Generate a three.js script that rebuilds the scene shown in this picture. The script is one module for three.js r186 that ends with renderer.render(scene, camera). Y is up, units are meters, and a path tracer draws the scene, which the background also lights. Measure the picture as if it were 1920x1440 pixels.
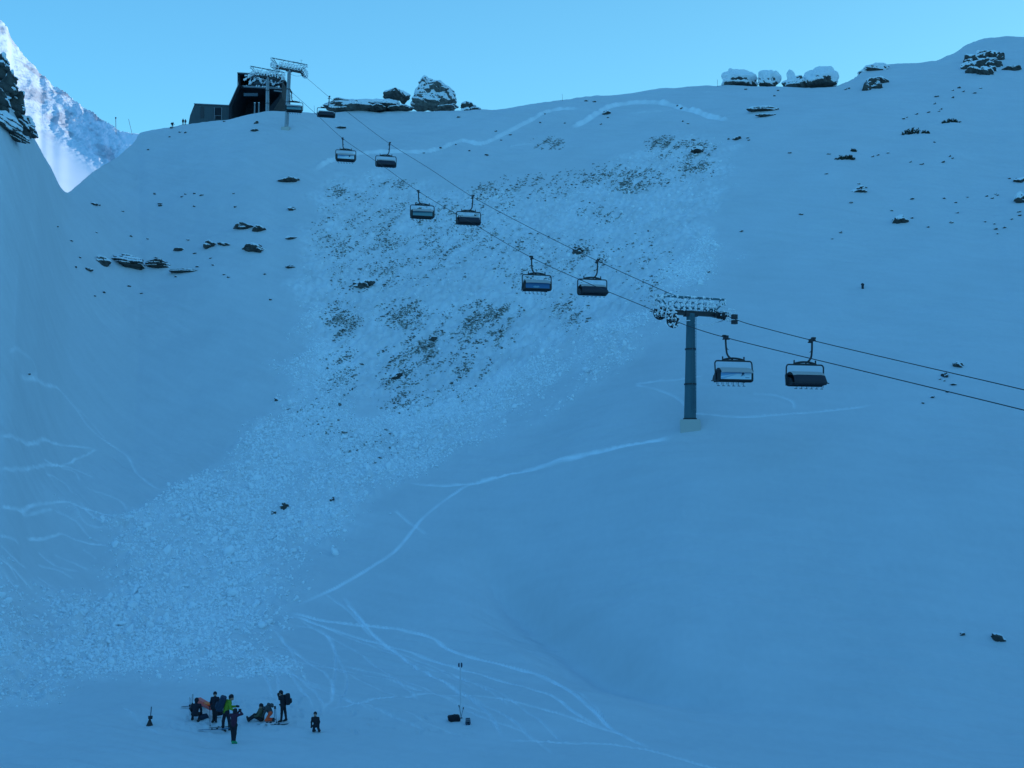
import * as THREE from 'three';
import { mergeGeometries, mergeVertices } from 'three/addons/utils/BufferGeometryUtils.js';
import { MarchingCubes } from 'three/addons/objects/MarchingCubes.js';
import { RoundedBoxGeometry } from 'three/addons/geometries/RoundedBoxGeometry.js';

// ------------------------------------------------------------------ camera, sky, sun, exposure
const scene = new THREE.Scene();
const F = 1978, EYE = 14, PITCH = Math.atan(180 / F);        // focal length in photo pixels, height of the eye over the valley floor
const camera = new THREE.PerspectiveCamera(2 * Math.atan(720 / F) * 180 / Math.PI, 4 / 3, 0.5, 9000);
camera.position.set(0, EYE, 0);
camera.rotation.x = PITCH;
camera.updateMatrixWorld();
scene.add(camera);

const SUN_AZ = 66 * Math.PI / 180, SUN_EL = 14 * Math.PI / 180;
const sunDir = new THREE.Vector3(Math.cos(SUN_EL) * Math.sin(SUN_AZ), Math.sin(SUN_EL), -Math.cos(SUN_EL) * Math.cos(SUN_AZ));
const sun = new THREE.DirectionalLight(new THREE.Color(1, 0.96, 0.91), 1.9);
sun.position.copy(sunDir).multiplyScalar(1500).add(new THREE.Vector3(-60, 60, -200));
sun.target.position.set(-60, 60, -200);
sun.castShadow = true;
sun.shadow.mapSize.set(4096, 4096);
Object.assign(sun.shadow.camera, { left: -700, right: 700, top: 700, bottom: -700, near: 10, far: 3500 });
scene.add(sun, sun.target);
{
  const w = 1024, h = 512, data = new Float32Array(w * h * 4);
  const zen = [0.013, 0.110, 0.36], hor = [0.225, 0.84, 1.26], glow = [0.46, 0.80, 0.34];
  for (let j = 0; j < h; j++) for (let i = 0; i < w; i++) {
    const el = ((j + 0.5) / h - 0.5) * Math.PI, az = ((i + 0.5) / w - 0.5) * 2 * Math.PI;
    const y = Math.sin(el), x = Math.cos(el) * Math.cos(az), z = Math.cos(el) * Math.sin(az);
    const c = x * sunDir.x + y * sunDir.y + z * sunDir.z, ang = Math.acos(Math.min(1, Math.max(-1, c)));
    const t = Math.exp(-Math.max(0, y) / 0.31);
    const g = Math.exp(-ang / 0.72) * (0.12 + 0.88 * t);
    const side = 0.96 + 0.04 * c;
    for (let k = 0; k < 3; k++) data[(j * w + i) * 4 + k] = (zen[k] + (hor[k] - zen[k]) * t) * side + glow[k] * g;
    data[(j * w + i) * 4 + 3] = 1;
  }
  const sky = new THREE.DataTexture(data, w, h, THREE.RGBAFormat, THREE.FloatType);
  sky.mapping = THREE.EquirectangularReflectionMapping; sky.magFilter = sky.minFilter = THREE.LinearFilter; sky.needsUpdate = true;
  scene.background = sky; scene.environment = sky;
}
const renderer = new THREE.WebGLRenderer({ antialias: true });
renderer.toneMapping = THREE.LinearToneMapping;
renderer.toneMappingExposure = 1.55;
renderer.shadowMap.enabled = true;

// ------------------------------------------------------------------ helpers
const V = (x, y, z) => new THREE.Vector3(x, y, z);
function rng(seed) { let s = seed >>> 0; return () => { s = (s + 0x6d2b79f5) | 0; let t = Math.imul(s ^ (s >>> 15), 1 | s); t = (t + Math.imul(t ^ (t >>> 7), 61 | t)) ^ t; return ((t ^ (t >>> 14)) >>> 0) / 4294967296; }; }
function hash(ix, iy) { let h = Math.imul(ix, 374761393) ^ Math.imul(iy, 668265263); h = Math.imul(h ^ (h >>> 13), 1274126177); return ((h ^ (h >>> 16)) >>> 0) / 4294967296; }
const G = Array.from({ length: 64 }, (_, i) => [Math.cos(i * 0.0981747704), Math.sin(i * 0.0981747704)]);
function noise(x, y) {                                        // gradient noise, about -1..1
  const ix = Math.floor(x), iy = Math.floor(y), fx = x - ix, fy = y - iy;
  const u = fx * fx * fx * (fx * (fx * 6 - 15) + 10), v = fy * fy * fy * (fy * (fy * 6 - 15) + 10);
  const g = (a, b) => { const q = G[(hash(ix + a, iy + b) * 64) | 0]; return q[0] * (fx - a) + q[1] * (fy - b); };
  const a = g(0, 0), b = g(1, 0), c = g(0, 1), d = g(1, 1);
  return 1.5 * (a + (b - a) * u + (c - a) * v + (a - b - c + d) * u * v);
}
function fbm(x, y, o = 4) { let s = 0, a = 1; for (let i = 0; i < o; i++) { s += a * noise(x, y); x = x * 2.03 + 17.1; y = y * 2.03 + 9.7; a *= 0.5; } return s; }
function worley(x, y) {                                       // distance to the nearest point and that cell's own number
  const ix = Math.floor(x), iy = Math.floor(y); let best = 9, id = 0;
  for (let a = -1; a < 2; a++) for (let b = -1; b < 2; b++) {
    const h = hash(ix + a, iy + b), k = hash(ix + a + 71, iy + b - 37), dx = ix + a + h - x, dy = iy + b + k - y, d = dx * dx + dy * dy;
    if (d < best) { best = d; id = hash(ix + a - 13, iy + b + 91); }
  }
  return [Math.sqrt(best), id];
}
const clamp = (x, a = 0, b = 1) => Math.min(b, Math.max(a, x));
const smooth = (a, b, x) => { const t = clamp((x - a) / (b - a)); return t * t * (3 - 2 * t); };
const lerp = (a, b, t) => a + (b - a) * t;
function pchip(xs, ys) {                                      // smooth curve through points that adds no bumps of its own
  const n = xs.length, h = [], m = [], s = new Array(n);
  for (let i = 0; i < n - 1; i++) { h[i] = xs[i + 1] - xs[i]; m[i] = (ys[i + 1] - ys[i]) / h[i]; }
  s[0] = m[0]; s[n - 1] = m[n - 2];
  for (let i = 1; i < n - 1; i++) { if (m[i - 1] * m[i] <= 0) s[i] = 0; else { const a = 2 * h[i] + h[i - 1], b = h[i] + 2 * h[i - 1]; s[i] = (a + b) / (a / m[i - 1] + b / m[i]); } }
  return (x) => {
    if (x <= xs[0]) return ys[0]; if (x >= xs[n - 1]) return ys[n - 1];
    let lo = 0, hi = n - 1; while (hi - lo > 1) { const c = (lo + hi) >> 1; if (xs[c] <= x) lo = c; else hi = c; }
    const t = (x - xs[lo]) / h[lo], t2 = t * t, t3 = t2 * t;
    return (2 * t3 - 3 * t2 + 1) * ys[lo] + (t3 - 2 * t2 + t) * h[lo] * s[lo] + (3 * t2 - 2 * t3) * ys[lo + 1] + (t3 - t2) * h[lo] * s[lo + 1];
  };
}
const CP = Math.cos(PITCH), SP = Math.sin(PITCH);
function ray(px, py) { const cx = (px - 960) / F, cy = (720 - py) / F; return V(cx, cy * CP + SP, -(CP - cy * SP)); }
function at(px, py, depth) { const r = ray(px, py); return V(r.x, r.y, r.z).multiplyScalar(depth / -r.z).add(camera.position); }   // the point seen there, that many metres ahead
function toPixel(p) { const y = p.y - EYE, cz = -p.z * CP + y * SP, cy = y * CP + p.z * SP; return [960 + F * p.x / cz, 720 - F * cy / cz]; }

const counts = {};
function numbered(n) { const k = counts[n] = (counts[n] ?? -1) + 1; return k ? n + '_' + String(k).padStart(3, '0') : n; }
function tag(o, label, category, group, kind) { if (label) o.userData.label = label; if (category) o.userData.category = category; if (group) o.userData.group = group; if (kind) o.userData.kind = kind; return o; }
function thing(name, pos, label, category, group) { const o = new THREE.Group(); o.name = numbered(name); if (pos) o.position.copy(pos); scene.add(o); return tag(o, label, category, group); }
function mesh(name, geo, mat, parent) { const m = new THREE.Mesh(Array.isArray(geo) ? (geo.length > 1 ? mergeGeometries(geo.map((g) => { const q = g.index ? g.toNonIndexed() : g.clone(); for (const k of Object.keys(q.attributes)) if (!['position', 'normal', 'uv'].includes(k)) q.deleteAttribute(k); if (!q.attributes.uv) q.setAttribute('uv', new THREE.BufferAttribute(new Float32Array(q.attributes.position.count * 2), 2)); return q; })) : geo[0]) : geo, mat); m.name = parent === scene ? numbered(name) : name; m.castShadow = m.receiveShadow = true; parent.add(m); return m; }
function std(r, g, b, rough = 0.8, more = {}) { return new THREE.MeshStandardMaterial({ color: new THREE.Color().setRGB(r, g, b), roughness: rough, ...more }); }
function boxG(w, h, d, x = 0, y = 0, z = 0) { const g = new THREE.BoxGeometry(w, h, d); g.translate(x, y, z); return g; }
function barG(a, b, r, n = 6, r2 = r) {                       // a round bar from a to b
  const d = b.clone().sub(a), L = d.length(), g = new THREE.CylinderGeometry(r2, r, L, n);
  g.translate(0, L / 2, 0); g.applyQuaternion(new THREE.Quaternion().setFromUnitVectors(V(0, 1, 0), d.normalize())); g.translate(a.x, a.y, a.z); return g;
}
function tubeG(pts, r, seg = 24, n = 6, closed = false) { return new THREE.TubeGeometry(new THREE.CatmullRomCurve3(pts, closed, 'centripetal'), seg, r, n, closed); }
function beamG(a, b, w, h) {                                  // a square bar from a to b
  const d = b.clone().sub(a), L = d.length(), g = new THREE.BoxGeometry(w, h, L);
  const m = new THREE.Matrix4().lookAt(b, a, V(0.01, 1, 0)); g.applyMatrix4(m); g.translate((a.x + b.x) / 2, (a.y + b.y) / 2, (a.z + b.z) / 2); return g;
}
// ------------------------------------------------------------------ the shape of the land: level lines from the valley floor to the crest, by bearing
// columns: [photo column, metres ahead at eye height, slope above it, metres ahead of the foot, crest row]
const crestRows = [[-2600, -260], [-1500, -180], [-700, -130], [-300, -60], [-120, 20], [-40, 75], [0, 108], [30, 176], [48, 215], [65, 256], [92, 308], [120, 360], [160, 334], [200, 308], [235, 281], [254, 262], [264, 247], [300, 240], [352, 231], [420, 222], [470, 214], [505, 208], [600, 212], [620, 210], [700, 208], [780, 208], [890, 208], [960, 203], [1000, 197], [1060, 188], [1120, 181], [1160, 177], [1200, 173], [1262, 164], [1285, 163], [1350, 161], [1420, 161], [1480, 165], [1530, 163], [1562, 161], [1590, 151], [1620, 132], [1650, 121], [1700, 119], [1745, 114], [1780, 101], [1800, 93], [1818, 81], [1850, 73], [1880, 69], [1920, 71], [2000, 66], [2300, 10], [2900, -260], [4200, -760]];
const cols = [[-2600, 70, 0.9, 44, 1], [-700, 86, 1.0, 52, 1], [-300, 88, 1.05, 58, 1], [0, 90, 1.03, 64, 1], [60, 96, 0.92, 68, 1], [120, 102, 0.72, 70, 1], [262, 109, 0.66, 74, 1], [480, 111, 0.71, 75, 1], [700, 110, 0.68, 73, 1], [960, 104, 0.66, 70, 1], [1300, 89, 0.62, 62, 1], [1600, 85, 0.63, 58, 1], [1920, 82, 0.64, 56, 1], [2300, 80, 0.68, 54, 1], [4200, 70, 0.95, 44, 1]];
const colAt = [1, 2, 3].map((k) => pchip(cols.map((c) => c[0]), cols.map((c) => c[k])));
const crestAt = pchip(crestRows.map((c) => c[0]), crestRows.map((c) => c[1]));
const LEVELS = 7, level = Array.from({ length: LEVELS }, () => []);
function addColumn(px) {
  const d3 = colAt[0](px), s2 = colAt[1](px), df = colAt[2](px), r = ray(px, crestAt(px)), k = r.y / -r.z, dc = s2 * d3 / (s2 - k), hc = k * dc;
  const put = (i, depth, h) => {                              // depth is metres ahead, h metres above the eye
    const cz = depth * CP + h * SP, x = (px - 960) / F * cz;
    level[i].push([Math.atan2(x, depth), Math.hypot(x, depth), h]);
  };
  put(0, 16, -14.5); put(1, 42, -14.1); put(2, df, -13.3); put(3, d3, 0);
  put(4, lerp(d3, dc, 0.38), hc * 0.36); put(5, lerp(d3, dc, 0.76), hc * 0.765); put(6, dc, hc);
}
for (const c of crestRows) addColumn(c[0]);
for (const px of [330, 560, 840, 910, 1450, 1960, 2100, 2600, 3400]) addColumn(px);
for (const L of level) L.sort((a, b) => a[0] - b[0]);
{ // behind the camera: the other side of the valley
  const far = [[16, -14.6], [42, -14.4], [66, -13], [92, -4], [130, 6], [170, 16], [210, 26]];
  level.forEach((L, i) => { for (const a of [-180, -150, -120, 120, 150, 180]) L.push([a * Math.PI / 180, far[i][0], far[i][1]]); L.sort((p, q) => p[0] - q[0]); });
}
const levelD = level.map((L) => pchip(L.map((p) => p[0]), L.map((p) => p[1])));
const levelH = level.map((L) => pchip(L.map((p) => p[0]), L.map((p) => p[2])));
function profile(az) {
  const D = levelD.map((f) => f(az)), H = levelH.map((f) => f(az)), n = LEVELS - 1, dc = D[n], hc = H[n], p = pchip([0, ...D], [-14.6, ...H]);
  const up = (hc - H[n - 1]) / (dc - D[n - 1]);
  const f = (d) => { if (d <= dc) return p(d); const t = d - dc; return Math.max(-60, hc + (t < 3 ? up * 0.25 * (t - t * t / 6) : up * 0.375 - (t - 3) * (t < 25 ? 0.12 : 0.12 + 0.004 * Math.min(80, t - 25)))); };
  f.crest = dc; f.crestH = hc; return f;
}
const profiles = new Map();
function profileAt(az) { const k = Math.round(az * 4000); let p = profiles.get(k); if (!p) profiles.set(k, p = profile(k / 4000)); return p; }
function land(x, z) { return EYE + profileAt(Math.atan2(x, -z))(Math.hypot(x, z)); }        // height of the smooth land
function hit(f, px, py, from = 20, to = 420) {                // where the line of sight through a pixel meets the land f
  const r = ray(px, py), s = 1 / Math.hypot(r.x, r.z); let last = from;
  for (let d = from; d < to; d += 0.8) {
    const y = EYE + r.y * s * d;
    if (f(r.x * s * d, r.z * s * d) > y) { let a = last, b = d; for (let i = 0; i < 18; i++) { const m = (a + b) / 2; if (f(r.x * s * m, r.z * s * m) > EYE + r.y * s * m) b = m; else a = m; } return V(r.x * s * b, EYE + r.y * s * b, r.z * s * b); }
    last = d;
  }
  return null;
}
const flat = (px, py) => hit(land, px, py) ?? hit(land, px, py + 3) ?? hit(land, px, py + 7) ?? hit(land, px, py + 14);

// ------------------------------------------------------------------ what lies on the land, kept as maps in metres
const X0 = -130, X1 = 150, Z0 = -285, Z1 = -44, CELL = 0.08, MW = Math.ceil((X1 - X0) / CELL), MH = Math.ceil((Z1 - Z0) / CELL);
const mapOf = () => new Float32Array(MW * MH);
const lift = mapOf(), shade = mapOf(), debris = mapOf(), bed = mapOf();      // relief, change of albedo, avalanche debris, scoured bed
function sample(m, x, z) {
  const u = (x - X0) / CELL - 0.5, v = (z - Z0) / CELL - 0.5, i = Math.floor(u), j = Math.floor(v);
  if (i < 0 || j < 0 || i >= MW - 1 || j >= MH - 1) return 0;
  const a = u - i, b = v - j, k = j * MW + i;
  return (m[k] * (1 - a) + m[k + 1] * a) * (1 - b) + (m[k + MW] * (1 - a) + m[k + MW + 1] * a) * b;
}
function curve(points, step = 0.08) {                         // photo points -> a smooth line on the land
  const ps = points.map(([x, y]) => flat(x, y)).filter(Boolean).map((p) => V(p.x, 0, p.z)), c = new THREE.CatmullRomCurve3(ps, false, 'centripetal');
  return c.getSpacedPoints(Math.max(8, Math.round(c.getLength() / step)));
}
function stamp(pts, half, fn) {                               // fn(distance across, share of the length, cell) for each cell near the line, nearest point only
  const best = new Map(), n = pts.length - 1, R = Math.ceil(half / CELL);
  for (let q = 0; q <= n; q++) {
    const p = pts[q], t = pts[Math.min(n, q + 1)].clone().sub(pts[Math.max(0, q - 1)]).normalize(), ci = Math.round((p.x - X0) / CELL), cj = Math.round((p.z - Z0) / CELL);
    for (let j = -R; j <= R; j++) for (let i = -R; i <= R; i++) {
      const a = ci + i, b = cj + j; if (a < 0 || b < 0 || a >= MW || b >= MH) continue;
      const dx = X0 + (a + 0.5) * CELL - p.x, dz = Z0 + (b + 0.5) * CELL - p.z, d2 = dx * dx + dz * dz; if (d2 > half * half) continue;
      const k = b * MW + a, o = best.get(k); if (!o || d2 < o[0]) best.set(k, [d2, dx * t.z - dz * t.x, q / n]);
    }
  }
  for (const [k, [d2, s, q]] of best) fn(Math.sign(s) * Math.sqrt(d2), q, k);
}
let trackSeed = 1;
function track(points, width, depth, bright, both = 1) {      // a ski track: trough with a thrown-up rim
  const pts = curve(points), id = trackSeed++ * 7.3;
  width *= 0.23; depth *= 0.7; bright *= 2.7;
  stamp(pts, width * 2.6 + 0.1, (s, q, k) => {
    const ends = smooth(0, 0.06, q) * smooth(1, 0.9, q), v = 0.75 + 0.5 * noise(q * pts.length * 0.05, id), u = Math.abs(s) / width, side = both ? 1 : (s > 0 ? 1.3 : 0.5);
    lift[k] += ends * v * depth * (-1.1 * Math.exp(-(((u - 0.6) / 0.36) ** 2)) + 0.75 * side * Math.exp(-(((u - 1.4) / 0.4) ** 2)));
    shade[k] += ends * v * bright * (0.45 * Math.exp(-(((u - 1.35) / 0.5) ** 2)) + 0.75 * Math.exp(-u * u * 1.4));
  });
}
function area(map, points, soft, rough, amount = 1) {         // a patch with a ragged edge
  const poly = points.map(([x, y]) => flat(x, y)), x0 = Math.min(...poly.map((p) => p.x)) - soft * 2, x1 = Math.max(...poly.map((p) => p.x)) + soft * 2, z0 = Math.min(...poly.map((p) => p.z)) - soft * 2, z1 = Math.max(...poly.map((p) => p.z)) + soft * 2;
  for (let j = Math.max(0, Math.floor((z0 - Z0) / CELL)); j < Math.min(MH, (z1 - Z0) / CELL); j++) for (let i = Math.max(0, Math.floor((x0 - X0) / CELL)); i < Math.min(MW, (x1 - X0) / CELL); i++) {
    const x = X0 + (i + 0.5) * CELL, z = Z0 + (j + 0.5) * CELL; let inside = false, d = 1e9;
    for (let a = 0, b = poly.length - 1; a < poly.length; b = a++) {
      const p = poly[a], q = poly[b]; if ((p.z > z) !== (q.z > z) && x < (q.x - p.x) * (z - p.z) / (q.z - p.z) + p.x) inside = !inside;
      const ex = q.x - p.x, ez = q.z - p.z, t = clamp(((x - p.x) * ex + (z - p.z) * ez) / (ex * ex + ez * ez)); d = Math.min(d, (x - p.x - t * ex) ** 2 + (z - p.z - t * ez) ** 2);
    }
    const s = (inside ? 1 : -1) * Math.sqrt(d) + rough * fbm(x / (rough * 2.2), z / (rough * 2.2), 3), k = j * MW + i;
    map[k] = Math.max(map[k], amount * smooth(-soft, soft, s));
  }
}
area(debris, [[300, 930], [420, 865], [540, 745], [560, 640], [600, 600], [700, 760], [900, 720], [1010, 680], [1120, 600], [1230, 555], [1300, 470], [1335, 430], [1330, 520], [1240, 610], [1150, 670], [1010, 745], [860, 860], [740, 900], [680, 960], [590, 1050], [530, 1130], [490, 1200], [470, 1262], [390, 1280], [280, 1288], [120, 1298], [0, 1298], [-60, 1200], [60, 1130], [150, 1080], [200, 1020], [250, 965]], 4.2, 4.6);
area(bed, [[600, 330], [700, 330], [800, 345], [900, 350], [1080, 330], [1200, 285], [1290, 255], [1360, 262], [1365, 300], [1330, 430], [1230, 560], [1100, 610], [1010, 690], [880, 740], [720, 770], [640, 720], [590, 640], [560, 560], [575, 420]], 3, 3);
// tracks and paths
track([[1266, 812], [1150, 842], [1020, 876], [930, 898], [880, 910], [800, 962], [775, 990], [740, 1030], [680, 1070], [610, 1110], [540, 1142]], 0.5, 0.16, 0.20);
track([[1266, 815], [1120, 853], [1000, 884], [900, 905], [830, 912], [760, 905]], 0.4, 0.1, 0.16);
track([[740, 955], [762, 972], [800, 1000]], 0.4, 0.1, 0.1);
track([[640, 1110], [700, 1185], [770, 1240], [860, 1302], [910, 1335], [945, 1385]], 0.35, 0.16, 0.12);
track([[655, 1135], [720, 1200], [800, 1262], [880, 1310], [960, 1352], [1010, 1400]], 0.3, 0.13, 0.1);
track([[535, 1145], [600, 1160], [655, 1166], [740, 1172], [810, 1190], [862, 1222], [930, 1242], [1000, 1260], [1040, 1278], [1100, 1325], [1170, 1378], [1240, 1410]], 0.36, 0.2, 0.22, 0);
track([[540, 1152], [600, 1170], [680, 1192], [760, 1215], [862, 1252], [960, 1284], [1020, 1302], [1090, 1345], [1170, 1376]], 0.3, 0.15, 0.2, 0);
track([[620, 1342], [700, 1322], [780, 1310], [870, 1308], [950, 1316], [1040, 1338], [1170, 1376]], 0.3, 0.12, 0.18);
track([[500, 1220], [560, 1246], [640, 1264], [720, 1280], [800, 1304], [880, 1330]], 0.26, 0.12, 0.13);
track([[520, 1195], [570, 1240], [620, 1290], [622, 1320], [600, 1345]], 0.26, 0.12, 0.12);
track([[600, 1175], [622, 1200], [628, 1260], [620, 1320]], 0.3, 0.14, 0.1);
track([[545, 1170], [600, 1180], [625, 1215], [650, 1290], [628, 1340]], 0.26, 0.12, 0.1);
track([[492, 1240], [540, 1275], [590, 1310], [610, 1342]], 0.26, 0.12, 0.12);
track([[640, 1255], [740, 1275], [830, 1310], [930, 1345]], 0.25, 0.1, 0.12);
track([[490, 1270], [560, 1285], [600, 1300]], 0.24, 0.12, 0.13);
track([[500, 1250], [518, 1280], [522, 1310]], 0.22, 0.1, 0.1);
track([[950, 1386], [1050, 1392], [1180, 1400], [1300, 1425], [1420, 1450]], 0.3, 0.14, 0.2);
track([[870, 1330], [920, 1352], [980, 1372], [1040, 1420]], 0.26, 0.12, 0.12);
track([[700, 1330], [760, 1340], [800, 1360], [880, 1380]], 0.24, 0.08, 0.08);
track([[1290, 770], [1400, 776], [1480, 772], [1560, 766], [1640, 758]], 0.4, 0.12, 0.14);
track([[1190, 720], [1260, 735], [1290, 760]], 0.4, 0.1, 0.1); track([[1190, 718], [1260, 708], [1320, 700]], 0.4, 0.1, 0.12);
track([[1410, 735], [1450, 738], [1485, 750], [1490, 764]], 0.4, 0.1, 0.1);
// tracks on the left slope
for (const [pts, b] of [
  [[[0, 828], [60, 830], [90, 826], [140, 836], [182, 841]], 0.16], [[[182, 841], [150, 856], [108, 874]], 0.12], [[[0, 886], [30, 880], [100, 872], [140, 878], [172, 892], [178, 900]], 0.16],
  [[[80, 858], [108, 874], [140, 884], [150, 905]], 0.12], [[[85, 886], [120, 905], [136, 930]], 0.12], [[[0, 952], [40, 956], [60, 945], [130, 946], [165, 960], [200, 972], [232, 980]], 0.2],
  [[[100, 955], [140, 980], [170, 1010], [190, 1020]], 0.12], [[[150, 945], [175, 975], [225, 1000]], 0.14], [[[140, 950], [160, 985], [215, 1000]], 0.1], [[[40, 962], [80, 958], [100, 955]], 0.1],
  [[[160, 915], [200, 930], [228, 945], [240, 965]], 0.12], [[[50, 1008], [100, 1003], [118, 1000], [150, 1015], [205, 1028]], 0.18], [[[0, 1005], [30, 1012], [36, 1018]], 0.14],
  [[[0, 1050], [40, 1085], [62, 1110]], 0.14], [[[0, 1020], [25, 1045], [50, 1065]], 0.14], [[[70, 1030], [110, 1060], [150, 1070]], 0.12], [[[70, 1055], [110, 1066], [140, 1082]], 0.12], [[[100, 1035], [140, 1055], [168, 1068]], 0.12],
  [[[70, 1080], [95, 1100], [110, 1108]], 0.12], [[[155, 1030], [170, 1040], [182, 1050]], 0.1], [[[10, 1080], [30, 1108], [45, 1125]], 0.12], [[[0, 1040], [18, 1062], [34, 1090]], 0.12],
  [[[15, 660], [45, 665], [62, 680], [68, 698], [50, 706]], 0.08], [[[35, 704], [80, 722], [115, 735], [140, 765], [165, 800], [190, 822], [232, 850], [262, 895], [300, 920], [330, 922]], 0.14], [[[138, 760], [160, 782], [200, 826]], 0.08],
]) track(pts, 0.28, 0.13, b * 0.95);
for (const [pts, b] of [[[[545, 1150], [640, 1185], [740, 1222], [830, 1262], [900, 1300]], 0.1], [[[510, 1205], [600, 1250], [690, 1290], [760, 1318]], 0.1], [[[480, 1235], [520, 1262], [560, 1300], [590, 1340]], 0.12], [[[505, 1180], [540, 1215], [560, 1260], [580, 1300]], 0.1], [[[560, 1160], [660, 1215], [720, 1262], [790, 1322]], 0.1], [[[650, 1130], [690, 1172], [716, 1195]], 0.12], [[[470, 1255], [500, 1290], [510, 1320]], 0.1], [[[520, 1270], [580, 1296], [640, 1318], [700, 1345]], 0.1], [[[840, 1262], [930, 1300], [1000, 1345], [1060, 1395]], 0.1], [[[640, 1318], [720, 1345], [800, 1372]], 0.1], [[[1000, 1262], [1080, 1300], [1140, 1350]], 0.1], [[[700, 1200], [800, 1240], [900, 1290], [960, 1330]], 0.12], [[[230, 1340], [262, 1362], [300, 1385]], 0.08], [[[610, 1112], [650, 1140], [700, 1190]], 0.12]]) track(pts, 0.24, 0.12, b);
// the avalanche's crown: a wall of broken snow, the layer above it thicker
function crown(points, height, width, bright) {
  width *= 0.36; height *= 0.55; bright *= 0.55;
  stamp(curve(points), width * 3, (s, q, k) => { const e = smooth(0, 0.05, q) * smooth(1, 0.95, q), w = 0.85 + 0.45 * noise(q * 38, height * 9); shade[k] += e * w * bright * smooth(width * 1.15, width * 0.5, Math.abs(s)); lift[k] += e * w * height * (0.5 + 0.5 * Math.tanh(s / (width * 0.35))) * smooth(width * 3, width * 1.2, Math.abs(s)) - e * height * 0.25 * Math.exp(-(((s + width * 0.8) / width) ** 2)); });
}
crown([[588, 322], [612, 306], [640, 298], [700, 288], [780, 287], [830, 280], [870, 268], [900, 270], [950, 250], [1000, 226], [1040, 210], [1090, 206]], 1.0, 1.15, 0.36);
crown([[1070, 240], [1100, 226], [1150, 202], [1200, 194], [1240, 193], [1290, 205], [1330, 217], [1366, 226]], 1.3, 1.6, 0.42);
crown([[1180, 215], [1230, 208], [1270, 202]], 0.5, 0.8, 0.12);
crown([[955, 274], [980, 270], [1000, 266]], 0.5, 0.7, 0.12);
// the hollow below the knoll
stamp(curve([[860, 985], [905, 1040], [990, 1120], [1080, 1185], [1150, 1232], [1260, 1275], [1380, 1308], [1520, 1335]], 0.12), 4.5, (s, q, k) => { const e = smooth(0, 0.35, q) * smooth(1, 0.65, q); lift[k] -= e * (1.5 * Math.exp(-((s / 1.4) ** 2)) + 0.9 * (0.5 - 0.5 * Math.tanh(s / 1.6)) * smooth(4.5, 2, Math.abs(s))); });
{ // trodden snow round the group
  const R = rng(5);
  for (let i = 0; i < 150; i++) { const far = i > 95, px = far ? 280 + 640 * R() : 350 + 215 * R(), py = far ? 1335 + 40 * R() : 1322 + 58 * R(), p = flat(px, py), a = R() * 6.28, L = 0.15 + 0.5 * R(); stamp([0, 1, 2, 3, 4, 5].map((q) => V(p.x + Math.cos(a) * L * q / 5, 0, p.z + Math.sin(a) * L * q / 5)), 0.3, (s, q, k) => { lift[k] -= 0.09 * Math.exp(-((s / 0.1) ** 2)) - 0.05 * Math.exp(-(((Math.abs(s) - 0.2) / 0.07) ** 2)); }); }
}

const GULLY = curve([[120, 400], [170, 520], [230, 700], [290, 900]], 1);
function ground(x, z) {                                       // the snow as it lies, metres above the valley floor
  const d = Math.hypot(x, z), near = smooth(420, 320, d);
  let y = land(x, z);
  if (near <= 0) return y;
  const deb = sample(debris, x, z), bd = sample(bed, x, z);
  y += near * (0.55 * fbm(x / 34, z / 34, 3) + 0.14 * noise(x / 6.3 + 3, z / 6.3) + 0.05 * fbm(x / 1.9, z / 2.7, 3));
  y += near * smooth(110, 190, d) * (0.16 * fbm(x / 4.1 + 20, z / 4.1, 3) * smooth(-0.1, 0.5, noise(x / 23, z / 23)) + 0.22 * fbm(x / 9 + 5, z / 9, 2));
  const up = z * 0.86 - x * 0.5, across = x * 0.86 + z * 0.5;
  y += near * 0.14 * smooth(-95, -60, x) * fbm(across / 5 + 40, up / 1.1, 2) * smooth(0.1, 0.5, noise(x / 17 + 9, z / 17) + 0.25) * (1 - deb);      // wind ripples
  if (bd > 0.01) { const r = noise(across / 0.9, up / 5.5), q = noise(across / 0.5 + 5, up / 2.6); y += bd * (-0.25 + 0.18 * r + 0.18 * q + 0.30 * fbm(x / 1.1, z / 1.1, 3)); }
  if (deb > 0.01) { const [w, id] = worley(x / 0.62, z / 0.62), [w2, id2] = worley(x / 1.5 + 7, z / 1.5); y += deb * (0.75 + 0.55 * fbm(x / 7, z / 7, 2)) * (0.25 + 0.5 * id * (0.9 - w) + 0.75 * id2 * id2 * Math.max(0, 0.75 - w2) + 0.18 * fbm(x / 3.1, z / 3.1, 3)); }
  return y + sample(lift, x, z);
}
const spot = (px, py) => hit(ground, px, py) ?? hit(ground, px, py + 3) ?? hit(ground, px, py + 7) ?? hit(ground, px, py + 14);

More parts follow.
